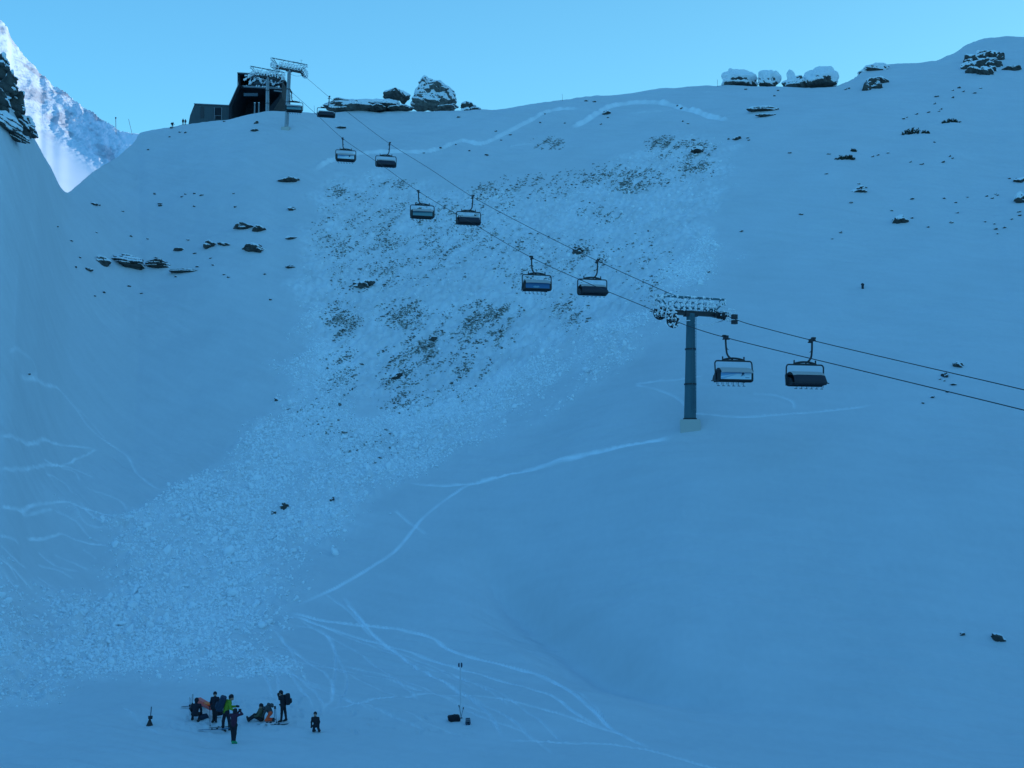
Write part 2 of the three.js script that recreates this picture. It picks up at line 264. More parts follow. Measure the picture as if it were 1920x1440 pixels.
{ // one sheet all round, finest where it is looked at
  const az = [], e0 = (px) => Math.atan((px - 960) / (F * CP));
  for (let a = -180; a < -62; a += 3) az.push(a * Math.PI / 180);
  for (let a = -62; a < -36; a += 1) az.push(a * Math.PI / 180);
  const A = e0(-160), B = e0(2080), N = 1190; for (let i = 0; i <= N; i++) az.push(lerp(A, B, i / N));
  for (let a = 36; a < 62; a += 1) if (a * Math.PI / 180 > B + 0.01) az.push(a * Math.PI / 180);
  for (let a = 62; a <= 180; a += 3) az.push(a * Math.PI / 180);
  const S = az.filter((a, i) => !i || a - az[i - 1] > 1e-5);
  const ROWS = 745, BACK = [0.35, 0.8, 1.4, 2.2, 3.2, 4.5, 6.5, 9, 13, 18, 26, 36, 50, 70, 100, 150, 260, 480, 900, 1700, 3200, 5000], FRONT = [4, 10, 18, 26, 33, 39, 44];
  const nr = FRONT.length + ROWS + 1 + BACK.length, pos = new Float32Array(S.length * nr * 3), col = new Float32Array(S.length * nr * 3), idx = [];
  let q = 0;
  for (const a of S) {
    const p = profile(a), dc = p.crest, sx = Math.sin(a), cz = -Math.cos(a), ds = [...FRONT], d0 = 47;
    const n = 900, cum = [0]; let top = -1e9;                 // even steps of the angle of sight, and a share of even steps of distance
    let prev = Math.atan2(p(d0), d0); for (let i = 1; i <= n; i++) { const d = lerp(d0, dc, i / n), e = Math.atan2(p(d), d); cum.push(cum[i - 1] + Math.max(0, e - prev) + 0.0004 * (dc - d0) / 180); prev = Math.max(prev, e); }
    for (let r = 0, i = 0; r <= ROWS; r++) { const t = cum[n] * r / ROWS; while (i < n - 1 && cum[i + 1] < t) i++; ds.push(lerp(d0, dc, (i + clamp((t - cum[i]) / (cum[i + 1] - cum[i]))) / n)); }
    for (const b of BACK) ds.push(dc + b);
    for (const d of ds) {
      const x = sx * d, z = cz * d, k = q * 3;
      pos[k] = x; pos[k + 1] = ground(x, z); pos[k + 2] = z;
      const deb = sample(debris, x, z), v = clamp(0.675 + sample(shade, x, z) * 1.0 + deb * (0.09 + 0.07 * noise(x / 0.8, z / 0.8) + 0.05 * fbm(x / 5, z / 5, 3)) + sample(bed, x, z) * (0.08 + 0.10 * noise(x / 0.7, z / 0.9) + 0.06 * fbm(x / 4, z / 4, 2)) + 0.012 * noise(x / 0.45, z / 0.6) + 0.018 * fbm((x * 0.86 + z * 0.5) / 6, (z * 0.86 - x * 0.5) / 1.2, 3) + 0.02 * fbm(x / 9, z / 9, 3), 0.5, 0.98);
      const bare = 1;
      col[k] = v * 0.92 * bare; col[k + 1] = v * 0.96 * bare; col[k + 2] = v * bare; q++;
    }
  }
  for (let i = 0; i < S.length - 1; i++) for (let j = 0; j < nr - 1; j++) { const a = i * nr + j, b = a + nr; idx.push(a, b, a + 1, b, b + 1, a + 1); }
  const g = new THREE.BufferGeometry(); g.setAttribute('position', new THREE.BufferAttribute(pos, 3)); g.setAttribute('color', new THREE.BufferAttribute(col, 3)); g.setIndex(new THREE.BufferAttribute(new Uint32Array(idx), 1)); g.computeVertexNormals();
  tag(mesh('snow_slope', g, new THREE.MeshStandardMaterial({ vertexColors: true, roughness: 0.9 }), scene), 'shaded blue snow slope with avalanche bed and ski tracks', null, null, 'structure');
}
// ------------------------------------------------------------------ the sunlit mountain beyond the gap
const farCrest = pchip([-900, -400, -120, -40, 0, 12, 22, 36, 52, 64, 78, 86, 100, 112, 130, 150, 162, 176, 190, 206, 224, 245, 330, 480], [-420, -190, -70, 5, 40, 52, 74, 92, 112, 124, 143, 148, 160, 166, 180, 194, 203, 214, 227, 236, 246, 249, 262, 300]);
const farDepth = pchip([-900, 0, 120, 245, 480], [1050, 860, 760, 600, 560]);
const lowDepth = pchip([-900, 0, 120, 260, 480], [380, 340, 330, 330, 330]);
{
  const NC = 560, NR = 330, pos = new Float32Array((NC + 1) * (NR + 1) * 3), col = new Float32Array(pos.length), idx = [];
  let q = 0;
  for (let i = 0; i <= NC; i++) {
    const px = i < 60 ? lerp(-900, -30, i / 60) : lerp(-30, 480, (i - 60) / (NC - 60)), dc = farDepth(px), d0 = lowDepth(px), rc = ray(px, farCrest(px)), kc = rc.y / -rc.z, k0 = (900 - 430) / F + (120 - Math.max(px, -300)) * 0.00032;
    for (let j = 0; j <= NR; j++) {
      const t = Math.min(1, j / (NR - 14)), over = Math.max(0, j - (NR - 14)), e = lerp(k0, kc, t), d = lerp(d0, dc, t ** 1.25) + over * 9, x = (px - 960) / F * (d * CP + e * d * SP), rough = smooth(0.52, 0.74, t) * smooth(262, 215, px);
      let y = e * d * (over ? kc / kc : 1) - over * over * 0.8;
      if (over) y = kc * dc - over * 5;
      const a = (e * d + 0.95 * x) * 0.05, b = (x - e * d) * 0.011 + d * 0.004, r1 = 1 - Math.abs(noise(a + 0.4 * noise(b, a), b)), r2 = 1 - Math.abs(noise(a * 2.7 + b, b * 2.2 + 8)), r3 = fbm(x * 0.35, d * 0.12, 3);
      const crestFade = over ? 0.3 : 1;
      y += crestFade * (rough * (4.2 * (r1 - 0.7) + 2 * (r2 - 0.7) + 0.8 * r3) + 0.3 * fbm(x / 40, d / 55, 3) * (1 - rough));
      pos[q * 3] = x; pos[q * 3 + 1] = EYE + y; pos[q * 3 + 2] = -d;
      const rockHere = rough * smooth(0.05, 0.55, fbm((y + 0.95 * x) * 0.075 + 4, (x - y) * 0.022, 4) + 0.15 * (0.8 - r1)) * 0.8 + (1 - rough) * smooth(0.86, 1.0, noise(x / 5, d / 14) + 0.25 * noise(x / 30, d / 60)) * 0.6 * smooth(0.25, 0.4, t);
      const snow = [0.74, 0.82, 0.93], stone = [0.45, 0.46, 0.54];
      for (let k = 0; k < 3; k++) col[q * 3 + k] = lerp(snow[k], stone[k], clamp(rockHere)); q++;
    }
  }
  for (let i = 0; i < NC; i++) for (let j = 0; j < NR; j++) { const a = i * (NR + 1) + j, b = a + NR + 1; idx.push(a, b, a + 1, b, b + 1, a + 1); }
  const g = new THREE.BufferGeometry(); g.setAttribute('position', new THREE.BufferAttribute(pos, 3)); g.setAttribute('color', new THREE.BufferAttribute(col, 3)); g.setIndex(idx); g.computeVertexNormals();
  tag(mesh('mountain', g, new THREE.MeshStandardMaterial({ vertexColors: true, roughness: 0.95 }), scene), 'sunlit rocky mountain flank beyond the gap at far left', null, null, 'structure');
}
// ------------------------------------------------------------------ rocks
function n3(x, y, z) { return (noise(x + 0.7 * z, y - 0.4 * z) + noise(y * 1.1 + 31 + 0.3 * x, z * 1.1 - 0.5 * x + 7) + noise(z + 57 - 0.6 * y, x * 0.9 + 0.5 * y + 3)) * 0.5; }
const stoneMat = std(0.045, 0.05, 0.055, 0.9, { vertexColors: true }), capMat = std(0.80, 0.84, 0.88, 0.9);
stoneMat.color.setRGB(1, 1, 1);
function rockParts(seed, sx, sy, sz, { detail = 14, snow = 0.35, strata = 0, lumpy = 0.3, tone = 1, plaster = 0, top = 0, base = -9 } = {}) {
  const R = rng(seed * 977 + 5), g0 = new THREE.IcosahedronGeometry(1, detail); g0.deleteAttribute('uv'); g0.deleteAttribute('normal');
  const g = mergeVertices(g0, 1e-4), p = g.attributes.position, cuts = [], o = R() * 60;
  for (let i = 0; i < 13; i++) cuts.push([V(R() * 2 - 1, R() * 1.7 - 0.7, R() * 2 - 1).normalize(), 0.62 + 0.3 * R()]);
  const v = V(0, 0, 0);
  for (let i = 0; i < p.count; i++) {
    v.fromBufferAttribute(p, i);
    for (const [n, c] of cuts) { const d = v.dot(n); if (d > c) v.addScaledVector(n, (c - d) * 0.92); }
    const s = 1 + lumpy * n3(v.x * 1.5 + o, v.y * 1.5, v.z * 1.5) + 0.11 * n3(v.x * 4.1, v.y * 4.1 + o, v.z * 4.1) + 0.05 * n3(v.x * 9 + o, v.y * 9, v.z * 9);
    v.multiplyScalar(s);
    if (strata) { const q = v.y * strata + 0.35 * n3(v.x * 1.3, o, v.z * 1.3), f = q - Math.floor(q); const k = 1 - 0.16 * smooth(0.55, 1, f) + 0.05 * (hash(Math.floor(q), seed) - 0.5); v.x *= k; v.z *= k; }
    if (v.y < base) v.y = base + (v.y - base) * 0.1;
    p.setXYZ(i, v.x * sx, v.y * sy, v.z * sz);
  }
  g.computeVertexNormals();
  const n = g.attributes.normal, ix = g.index.array, stone = [], cap = [], A = V(0, 0, 0);
  const wet = (i) => { const s = 3 / Math.max(sx, sy), x = p.getX(i), y = p.getY(i), z = p.getZ(i); return n.getY(i) + 0.42 * n3(x * s * 0.8 + o, y * s * 0.8, z * s * 0.8) + 0.22 * n3(x * s * 2.2, y * s * 2.2 + o, z * s * 2.2) + plaster + top * y / sy; };
  const w = new Float32Array(p.count); for (let i = 0; i < p.count; i++) w[i] = wet(i);
  for (let t = 0; t < ix.length; t += 3) ((w[ix[t]] + w[ix[t + 1]] + w[ix[t + 2]]) / 3 > snow ? cap : stone).push(ix[t], ix[t + 1], ix[t + 2]);
  const root = new Int32Array(p.count).map((_, i) => i), find = (i) => { while (root[i] !== i) i = root[i] = root[root[i]]; return i; };        // each patch of snow on its own, the smallest left bare
  for (let t = 0; t < cap.length; t += 3) { const a = find(cap[t]); root[find(cap[t + 1])] = a; root[find(cap[t + 2])] = a; }
  const patches = new Map(); for (let t = 0; t < cap.length; t += 3) { const a = find(cap[t]); if (!patches.has(a)) patches.set(a, []); patches.get(a).push(cap[t], cap[t + 1], cap[t + 2]); }
  const caps = []; for (const list of [...patches.values()].sort((a, b) => b.length - a.length)) (caps.length < 6 && list.length > Math.max(30, cap.length * 0.04) || !caps.length ? caps.push(list) : stone.push(...list));
  const make = (list, out, paint) => {
    const q = new THREE.BufferGeometry(), at = new Map(), P = [], C = [], I = [];
    for (const i of list) {
      let k = at.get(i);
      if (k === undefined) {
        at.set(i, k = P.length / 3); const up = out * clamp((w[i] - snow) * 2.5, 0, 1);
        P.push(p.getX(i) + n.getX(i) * up, p.getY(i) + n.getY(i) * up + up * 0.5, p.getZ(i) + n.getZ(i) * up);
        if (paint) { const m = tone * (0.75 + 0.5 * n3(p.getX(i) * 1.7 + o, p.getY(i) * 1.7, p.getZ(i) * 1.7)); C.push(0.080 * m, 0.083 * m, 0.078 * m); }
      }
      I.push(k);
    }
    q.setAttribute('position', new THREE.Float32BufferAttribute(P, 3)); if (paint) q.setAttribute('color', new THREE.Float32BufferAttribute(C, 3)); q.setIndex(I); q.computeVertexNormals(); return q;
  };
  return [stone.length ? make(stone, 0, true) : null, caps.map((c) => make(c, 0.05 * Math.min(sx, sy, sz) + 0.02, false))];
}
// photo centre, width and height in photo pixels; more.depth for rocks that stand on the crest, in metres ahead
function rock(label, px, py, w, h, more = {}, group) {
  const c = more.depth ? at(px, py, more.depth) : spot(px, py), dist = -c.z, sx = w * dist / F / 2 * 1.12, sy = h * dist / F / 2 * 1.15;
  const o = thing(more.name ?? 'rock', c, label, 'rock', group);
  if (more.roll) o.rotation.z = more.roll;
  const [stone, cap] = rockParts(more.seed ?? Math.round(px * 7 + py), sx, sy, more.thick ?? Math.min(sx, sy * 2.2) * 0.9 + 0.1, { detail: more.detail ?? (w > 35 ? 22 : w > 14 ? 12 : 7), ...more });
  if (stone) mesh('stone', stone, stoneMat, o); for (const c of cap) mesh('snow_cap', c, capMat, o);
  return o;
}
const crestDepth = (px) => { const f = profileAt(Math.atan((px - 960) / F)); return f.crest * Math.cos(Math.atan((px - 960) / F)); };
const onCrest = (px, back = 2) => crestDepth(px) + back;
{
  const c = onCrest;
  // the tor and its neighbours on the middle of the crest
  const tor = thing('rock_tor', at(812, 185, c(812, 4)), 'tall stack of frosted boulders standing highest on the middle of the ridge', 'rock');
  for (const [px, py, w, h, seed, more] of [[800, 157, 26, 22, 3, {}], [826, 169, 46, 24, 4, { roll: -0.35 }], [794, 174, 34, 32, 5, {}], [832, 186, 40, 40, 6, {}], [790, 196, 38, 26, 7, {}], [812, 190, 44, 36, 8, {}], [812, 172, 40, 22, 14, {}], [838, 203, 36, 14, 9, { snow: -0.1 }]]) {
    const d = c(812, 4), p = at(px, py, d - 0.5).sub(tor.position), k = d / F / 2, b = new THREE.Group(); b.name = 'boulder'; b.position.copy(p); if (more.roll) b.rotation.z = more.roll; tor.add(b);
    const [s, q] = rockParts(seed * 31, w * k * 1.15, h * k * 1.15, w * k, { detail: 20, snow: more.snow ?? -0.02, lumpy: 0.28, tone: 2.0 }); mesh('stone', s, stoneMat, b); for (const c of q) mesh('snow_cap', c, capMat, b);
  }
  rock('long low band of broken snowy rock on the ridge just right of the highest chairs', 655, 198, 84, 24, { depth: c(655, 1), snow: -0.12, lumpy: 0.5, tone: 1.6 });
  rock('snow covered mound linking the low rock band with the tall boulder stack', 715, 199, 70, 24, { depth: c(715, 2), snow: -0.55, lumpy: 0.2 });
  rock('rounded boulder with a dark bare front, left of the tall boulder stack', 738, 179, 36, 18, { depth: c(738, 3), snow: 0.35 });
  rock('pale frosted boulder touching the left side of the tall boulder stack', 757, 181, 22, 20, { depth: c(757, 3.4), snow: -0.2 });
  rock('low snowy stone at the foot of the tall boulder stack, left side', 752, 203, 40, 12, { depth: c(752, 0.4), snow: 0.1 });
  rock('small round frosted boulder on the ridge right of the tall boulder stack', 877, 204, 30, 19, { depth: c(877, 2), snow: 0.2, lumpy: 0.4 });
  rock('lowest frosted stone at the right end of the middle rock group', 892, 206, 18, 10, { depth: c(892, 1.5), snow: 0.15 });
  rock('dark little crag on the snow mound left of the tall boulder stack', 706, 201, 24, 12, { depth: c(706, -1), snow: 0.45, lumpy: 0.5 });
  const pile = (label, cx, cy, list, dep) => {
    const o0 = dep ? at(cx, cy, dep) : spot(cx, cy), o = thing('crag', o0, label, 'rock'), d = -o0.z;
    list.forEach(([px, py, w, h, sn], i) => { const b = new THREE.Group(); b.name = 'boulder'; b.position.copy(at(px, py, dep ? d - 0.3 * hash(i, px) : -spot(px, py).z - 0.25).sub(o0)); b.rotation.z = hash(px, i) - 0.5; o.add(b); const k = d / F / 2, [s, q] = rockParts(px * 3 + i, w * k * 1.5, h * k * 1.75, w * k * 1.0, { detail: 12, snow: sn ?? 0.34, lumpy: 0.4, tone: 1.0 }); if (s) mesh('stone', s, stoneMat, b); for (const c of q) mesh('snow_cap', c, capMat, b); });
  };
  pile('round knobbly dark crag with snow in its cracks near the top right corner', 1843, 122, [[1822, 116, 24, 18], [1842, 106, 26, 16], [1862, 106, 22, 14], [1876, 112, 14, 14], [1816, 128, 18, 14], [1836, 124, 26, 18], [1856, 122, 24, 16], [1870, 124, 16, 12], [1828, 136, 22, 12], [1848, 138, 26, 14], [1860, 133, 16, 10]]);
  pile('dark toothed outcrop under a snow lip where the right ridge starts to climb', 1640, 158, [[1624, 168, 12, 18, 0.5], [1638, 158, 20, 16, 0.45], [1650, 154, 24, 12, 0.4], [1630, 158, 12, 14, 0.3], [1646, 164, 16, 10, 0.5]]);
  // four boulders on the right half of the crest
  rock('wide flat boulder under thick snow, leftmost of the four on the right ridge', 1383, 154, 62, 42, { depth: c(1383, 2), snow: -0.55, top: 0.6, base: -0.4, tone: 1.3, seed: 18 });
  rock('blocky upright boulder with a flat snow top, second of the four on the right ridge', 1441, 153, 38, 44, { depth: c(1441, 2), snow: -0.55, top: 0.6, base: -0.4, tone: 1.3, seed: 22, roll: -0.2 });
  rock('thin pointed spike of frosted rock standing between the ridge boulders', 1484, 149, 15, 38, { depth: c(1484, 2), snow: -0.2 });
  rock('small frosted boulder just right of the pointed rock spike', 1496, 158, 38, 24, { depth: c(1496, 2), snow: -0.2, tone: 1.8 });
  rock('low stone left under the pointed rock spike', 1475, 158, 16, 14, { depth: c(1475, 1.6), snow: -0.1 });
  rock('dome shaped boulder under snow, rightmost of the four on the right ridge', 1538, 152, 54, 50, { depth: c(1538, 2), snow: -0.5, top: 0.5, base: -0.4, tone: 1.3, seed: 41 });
  rock('snow lip above the toothed outcrop on the climbing right ridge', 1640, 133, 52, 22, { depth: c(1640, 1), snow: -0.5 });
  rock('flat dark ledge right of the round knobbly crag at the top right', 1897, 131, 30, 11, { snow: 0.40 });
  rock('flat dark ledge in a snow patch below the right ridge boulders', 1437, 217, 38, 6, { snow: 0.50 });
  rock('faint frosted ledge just above the flat dark ledge below the ridge boulders', 1432, 207, 50, 12, { snow: 0.02, lumpy: 0.5 });
  rock('dark stone at the left end of the upper avalanche fracture on the ridge', 1138, 213, 16, 10, { snow: 0.40 });
  rock('dark rounded stone at the right edge of the avalanche bed under the fracture wall', 1381, 261, 16, 8, { snow: 0.40 });
  rock('snowy stone pile inside the top right of the avalanche bed', 1306, 285, 26, 16, { snow: 0.05, lumpy: 0.5 });
  // the left slope
  rock('long dark rock ledge, largest one on the left slope, middle slab', 242, 494, 66, 26, { snow: 0.32, strata: 2.2, roll: -0.12, tone: 0.9 });
  rock('dark slab at the right end of the long rock ledge on the left slope', 297, 498, 46, 22, { snow: 0.40, strata: 2.5, roll: -0.05, tone: 0.8 });
  rock('snowy stone at the left end of the long rock ledge on the left slope', 192, 491, 30, 20, { snow: 0.25 });
  rock('small dark stone left below the long rock ledge on the left slope', 167, 506, 16, 7, { snow: 0.50 });
  rock('thin pale ledge with little dark cracks right of the long rock ledge', 352, 508, 60, 8, { snow: 0.15, strata: 2 });
  rock('small dark stone right under the long rock ledge on the left slope', 338, 509, 18, 8, { snow: 0.30 });
  rock('dark rock under a snow hood, upper one of the pair beside the avalanche bed', 458, 426, 34, 14, { snow: 0.42 });
  rock('flat dark stone joined right of the hooded rock beside the avalanche bed', 485, 431, 26, 14, { snow: 0.30 });
  rock('dark greenish boulder below the hooded rock beside the avalanche bed', 476, 467, 40, 19, { snow: 0.45, lumpy: 0.4 });
  rock('two toned stone with a snow notch left of the greenish boulder', 392, 461, 24, 17, { snow: 0.30, lumpy: 0.5 });
  rock('thin dark ledge between the notched stone and the greenish boulder', 421, 459, 24, 7, { snow: 0.35, roll: -0.15 });
  rock('dark stone above the right end of the long rock ledge on the left slope', 336, 469, 20, 8, { snow: 0.40 });
  rock('low pale ledge with a dark underside at the top left edge of the avalanche bed', 541, 338, 36, 13, { snow: 0.25, roll: 0.1 });
  rock('small dark stone on the blank snow high on the left slope', 176, 383, 14, 6, { snow: 0.40 });
  rock('small greenish stone at the left edge of the avalanche bed', 545, 447, 18, 9, { snow: 0.20 });
  rock('small diamond shaped stone at the left edge of the avalanche bed', 546, 392, 14, 8, { snow: 0.20 });
  rock('flat dark stone beside the left edge of the avalanche bed', 545, 501, 16, 6, { snow: 0.40 });
  rock('round stone ring of snow where the avalanche bed narrows at left', 519, 750, 9, 10, { snow: 0.20 });
  rock('dark branchlike stone under the ropes below the highest chairs', 638, 240, 22, 6, { snow: 0.50, roll: 0.15 });
  rock('dark stone on the snow left of the upper lift tower foot', 480, 231, 10, 6, { snow: 0.40, roll: 0.6 });
  rock('pale stone left below the upper lift tower foot', 478, 245, 14, 6, { snow: 0.20 });
  rock('crag of greenish rock in the middle of the upper avalanche bed', 684, 536, 34, 17, { snow: 0.30, lumpy: 0.6, tone: 1.2 });
  rock('greenish crag crossed by the upper rope beside the avalanche bed', 1086, 472, 26, 14, { snow: 0.30, lumpy: 0.6, tone: 1.2, roll: -0.4 });
  rock('dark slanting stone low in the avalanche bed, left of its centre', 744, 706, 24, 14, { snow: 0.45, roll: 0.5 });
  rock('dark stone standing in the lower avalanche bed', 814, 636, 13, 11, { snow: 0.45 });
  rock('dark broken stone in the middle of the avalanche debris', 533, 951, 16, 18, { snow: 0.30, lumpy: 0.6 });
  rock('small dark stone in the avalanche debris left of the broken stone', 514, 962, 10, 8, { snow: 0.40 });
  rock('small dark stone at the right border of the avalanche debris', 622, 937, 9, 8, { snow: 0.40, roll: 0.7 });
  // the right slope
  rock('small crag with snow streaks on the open right slope', 1612, 358, 22, 14, { snow: 0.20, lumpy: 0.6 });
  rock('greyish crag in the long stone row low on the right slope', 1686, 416, 24, 20, { snow: 0.10, lumpy: 0.6 });
  rock('dark stone cluster at the right edge of the picture below the long stone row', 1910, 340, 26, 12, { snow: 0.30, roll: 0.25 });
  rock('snow streaked crag at the right edge of the picture, lower of the two there', 1914, 378, 24, 26, { snow: 0.20, lumpy: 0.6 });
  rock('jagged dark stone right of the ropes, uppermost in the small chain there', 1796, 686, 20, 13, { snow: 0.35, lumpy: 0.5, roll: -0.4 });
  rock('small forked stone just under the upper rope at the right', 1772, 706, 12, 14, { snow: 0.45, lumpy: 0.6 });
  rock('little flat stone between the two ropes at the far right', 1788, 721, 10, 4, { snow: 0.50 });
  rock('small dark stone just below the lower rope at the right', 1748, 745, 8, 6, { snow: 0.50, roll: 0.5 });
  rock('lone dark stone with a snow hollow near the bottom right corner', 1871, 1196, 24, 15, { snow: 0.50, roll: -0.35 });
  rock('tiny dark stone left of the lone stone near the bottom right corner', 1804, 1189, 8, 7, { snow: 0.55 });
  // the dark cliff on the left spur
  const cliff = thing('cliff', at(14, 215, 118), 'dark snow streaked cliff at the left edge below the sunlit mountain', 'cliff');
  for (const [px, py, w, h, seed, snow] of [[-14, 140, 50, 70, 2, 0.55], [6, 170, 44, 66, 4, 0.6], [-16, 200, 70, 60, 6, 0.5], [26, 205, 40, 56, 8, 0.62], [2, 225, 70, 34, 10, 0.1], [40, 236, 42, 40, 12, 0.35], [20, 252, 60, 20, 14, 0.4], [-30, 248, 60, 30, 16, 0.3], [54, 250, 26, 22, 18, 0.5]]) {
    const q = flat(px, py) ?? flat(px - 12, py + 10), d = -q.z, p = at(px, py, d).sub(cliff.position), k = d / F / 2, b = new THREE.Group(); b.name = 'crag'; b.position.copy(p); b.rotation.z = -0.5; cliff.add(b);
    const [s, c2] = rockParts(seed * 53 + 1, w * k * 1.2, h * k * 1.1, w * k * 0.7, { detail: 24, snow, lumpy: 0.5, strata: 2.2, tone: 1.0 }); if (s) mesh('stone', s, stoneMat, b); for (const c of c2) mesh('snow_cap', c, capMat, b);
  }
  // stones too small to tell apart
  const small = [[1752, 195], [1764, 205], [1798, 165], [1786, 183], [1756, 181], [1806, 172], [1827, 175], [1838, 166], [1718, 214], [1740, 211], [1700, 220], [1694, 223], [1760, 209], [1785, 170], [1554, 289], [1635, 294], [1646, 291], [1665, 287], [1752, 267], [1707, 304], [1728, 308], [1780, 293], [1785, 297], [1768, 304], [1550, 326], [1595, 380], [1610, 345], [1623, 352], [1710, 373], [1770, 372], [1792, 380], [1814, 370], [1850, 368], [1860, 372], [1870, 366], [1866, 364], [1794, 399], [1784, 417], [1710, 409], [1740, 426], [1847, 416], [1864, 420], [1866, 430], [1883, 427], [1870, 438], [1897, 411], [1912, 404], [1910, 397], [1892, 335], [1905, 335], [1672, 395], [1328, 510], [1560, 448], [1576, 436], [1390, 434], [1366, 261], [1402, 259], [1404, 263], [1480, 287], [1502, 402], [1762, 711], [1770, 714], [1730, 756], [1776, 735], [1398, 168], [1459, 170], [1452, 180], [1585, 168], [1592, 166]];
  small.forEach(([px, py], i) => { const R = rng(i + 900); const w = py > 700 ? ['tiny dark stone near the two ropes at the far right', 'stones near the ropes at the far right'] : py < 162 + 28 && px > 1740 ? ['tiny dark stone in the loose row below the round knobbly crag', 'stones below the round crag'] : py < 226 && px > 1680 ? ['tiny dark stone just above the broad dark bush', 'stones above the broad bush'] : py < 310 && px > 1690 ? ['tiny dark stone on the snow below the broad dark bush', 'stones below the broad bush'] : py > 360 && px > 1690 ? ['tiny dark stone in the long loose row low on the right slope', 'stones in the long row on the right slope'] : py < 182 ? ['tiny dark stone just below the four boulders of the right ridge', 'stones below the four ridge boulders'] : py > 340 && px > 1590 ? ['tiny dark stone round the small crag with snow streaks', 'stones round the small streaked crag'] : px > 1540 && py < 330 ? ['tiny dark stone beside the dark bush with a sprig', 'stones beside the bush with a sprig'] : px > 1880 ? ['tiny dark stone beside the stone cluster at the right edge', 'stones at the right edge'] : ['tiny dark stone on the blank snow right of the avalanche bed', 'stones right of the avalanche bed']; rock(w[0], px, py, 4.5 + 5 * R() * R(), 2.4 + 2.6 * R(), { snow: 0.42, tone: 1.8, roll: 0.5 * R() - 0.05, name: 'stone', detail: 5 }, w[1]); });
  const left = [[348, 364], [365, 363], [378, 366], [300, 382], [290, 364], [341, 369], [186, 385], [108, 425], [133, 451], [150, 483], [142, 501], [245, 443], [277, 448], [181, 436], [353, 450], [300, 386], [364, 387], [438, 363], [441, 388], [365, 475], [395, 484], [400, 497], [242, 537], [195, 548], [178, 555], [265, 550], [370, 500], [330, 519], [420, 515], [428, 520], [496, 514], [507, 562], [54, 701], [230, 396], [322, 240], [338, 248], [348, 249], [318, 257], [420, 228], [278, 281]];
  left.forEach(([px, py], i) => { const R = rng(i + 300); const w = py < 290 ? ['tiny dark stone on the snow below the top station', 'stones below the top station'] : py < 395 && px > 260 ? ['tiny dark stone high on the left slope between the gap and the pale ledge', 'stones high on the left slope'] : px < 200 ? ['tiny dark stone on the far left slope left of the long rock ledge', 'stones left of the long ledge'] : py > 525 ? ['tiny dark stone on the bare snow below the long rock ledge', 'stones below the long ledge'] : py > 474 ? ['tiny dark stone in the trail right of the long rock ledge', 'stones right of the long ledge'] : ['tiny dark stone above the long rock ledge on the left slope', 'stones above the long ledge']; rock(w[0], px, py, 4.5 + 5 * R() * R(), 2.4 + 2.2 * R(), { snow: 0.45, tone: 1.6, roll: 0.3 - 0.5 * R(), name: 'stone', detail: 5 }, w[1]); });
  const mid = [[880, 283], [912, 291], [1013, 230], [957, 253], [940, 263], [1059, 231], [1099, 190], [1114, 191], [1127, 233], [1022, 214], [855, 271], [826, 277], [795, 287], [1140, 221], [1270, 198], [1278, 203], [1290, 232], [1280, 228], [860, 220], [930, 246]];
  mid.forEach(([px, py], i) => { const R = rng(i + 600); rock('small dark stone along the white fracture line below the ridge', px, py, 4 + 5 * R() * R(), 2.4 + 2 * R(), { snow: 0.5, tone: 1.6, name: 'stone', detail: 5 }, 'small stones along the fracture line'); });
}
// ------------------------------------------------------------------ bushes half buried in the snow
const needle = std(0.022, 0.034, 0.022, 0.95), twig = std(0.05, 0.042, 0.034, 0.95);
function bush(label, px, py, w, h, seed) {
  const c = spot(px, py), R = rng(seed), k = -c.z / F, W = w * k, H = h * k, o = thing('dwarf_pine', c, label, 'bush'), leaves = [], stems = [];
  for (let i = 0; i < 46; i++) {
    const t = R() * 2 - 1, x = t * W * 0.5, top = H * (0.35 + 0.65 * R()) * (1 - 0.6 * t * t), z = (R() - 0.3) * W * 0.3, a = V(x * 0.8, -H * 0.45, z * 0.6), b = V(x + (R() - 0.5) * 0.3, -H * 0.5 + top, z + R() * 0.3);
    stems.push(barG(a, b, 0.03, 4, 0.012));
    for (let j = 0; j < 9; j++) { const q = a.clone().lerp(b, 0.25 + 0.75 * R()), g = new THREE.ConeGeometry(0.06 + 0.07 * R(), 0.28 + 0.25 * R(), 4); g.rotateX(R() * 1.4 - 0.5); g.rotateZ(R() * 2.4 - 1.2); g.translate(q.x + (R() - 0.5) * 0.3, q.y + (R() - 0.5) * 0.12, q.z + (R() - 0.5) * 0.3); leaves.push(g); }
  }
  mesh('foliage', leaves, needle, o); mesh('stem', stems, twig, o);
}
bush('broad dark bush half buried in snow on the upper right slope', 1714, 249, 56, 21, 11);
bush('smaller ragged bush right above the broad bush on the upper right slope', 1782, 228, 34, 15, 12);
bush('dark bush with a sprig sticking up, left below the broad bush', 1583, 297, 38, 14, 13);
bush('small sprig sticking up right behind the leftmost dark bush', 1600, 283, 8, 10, 14);

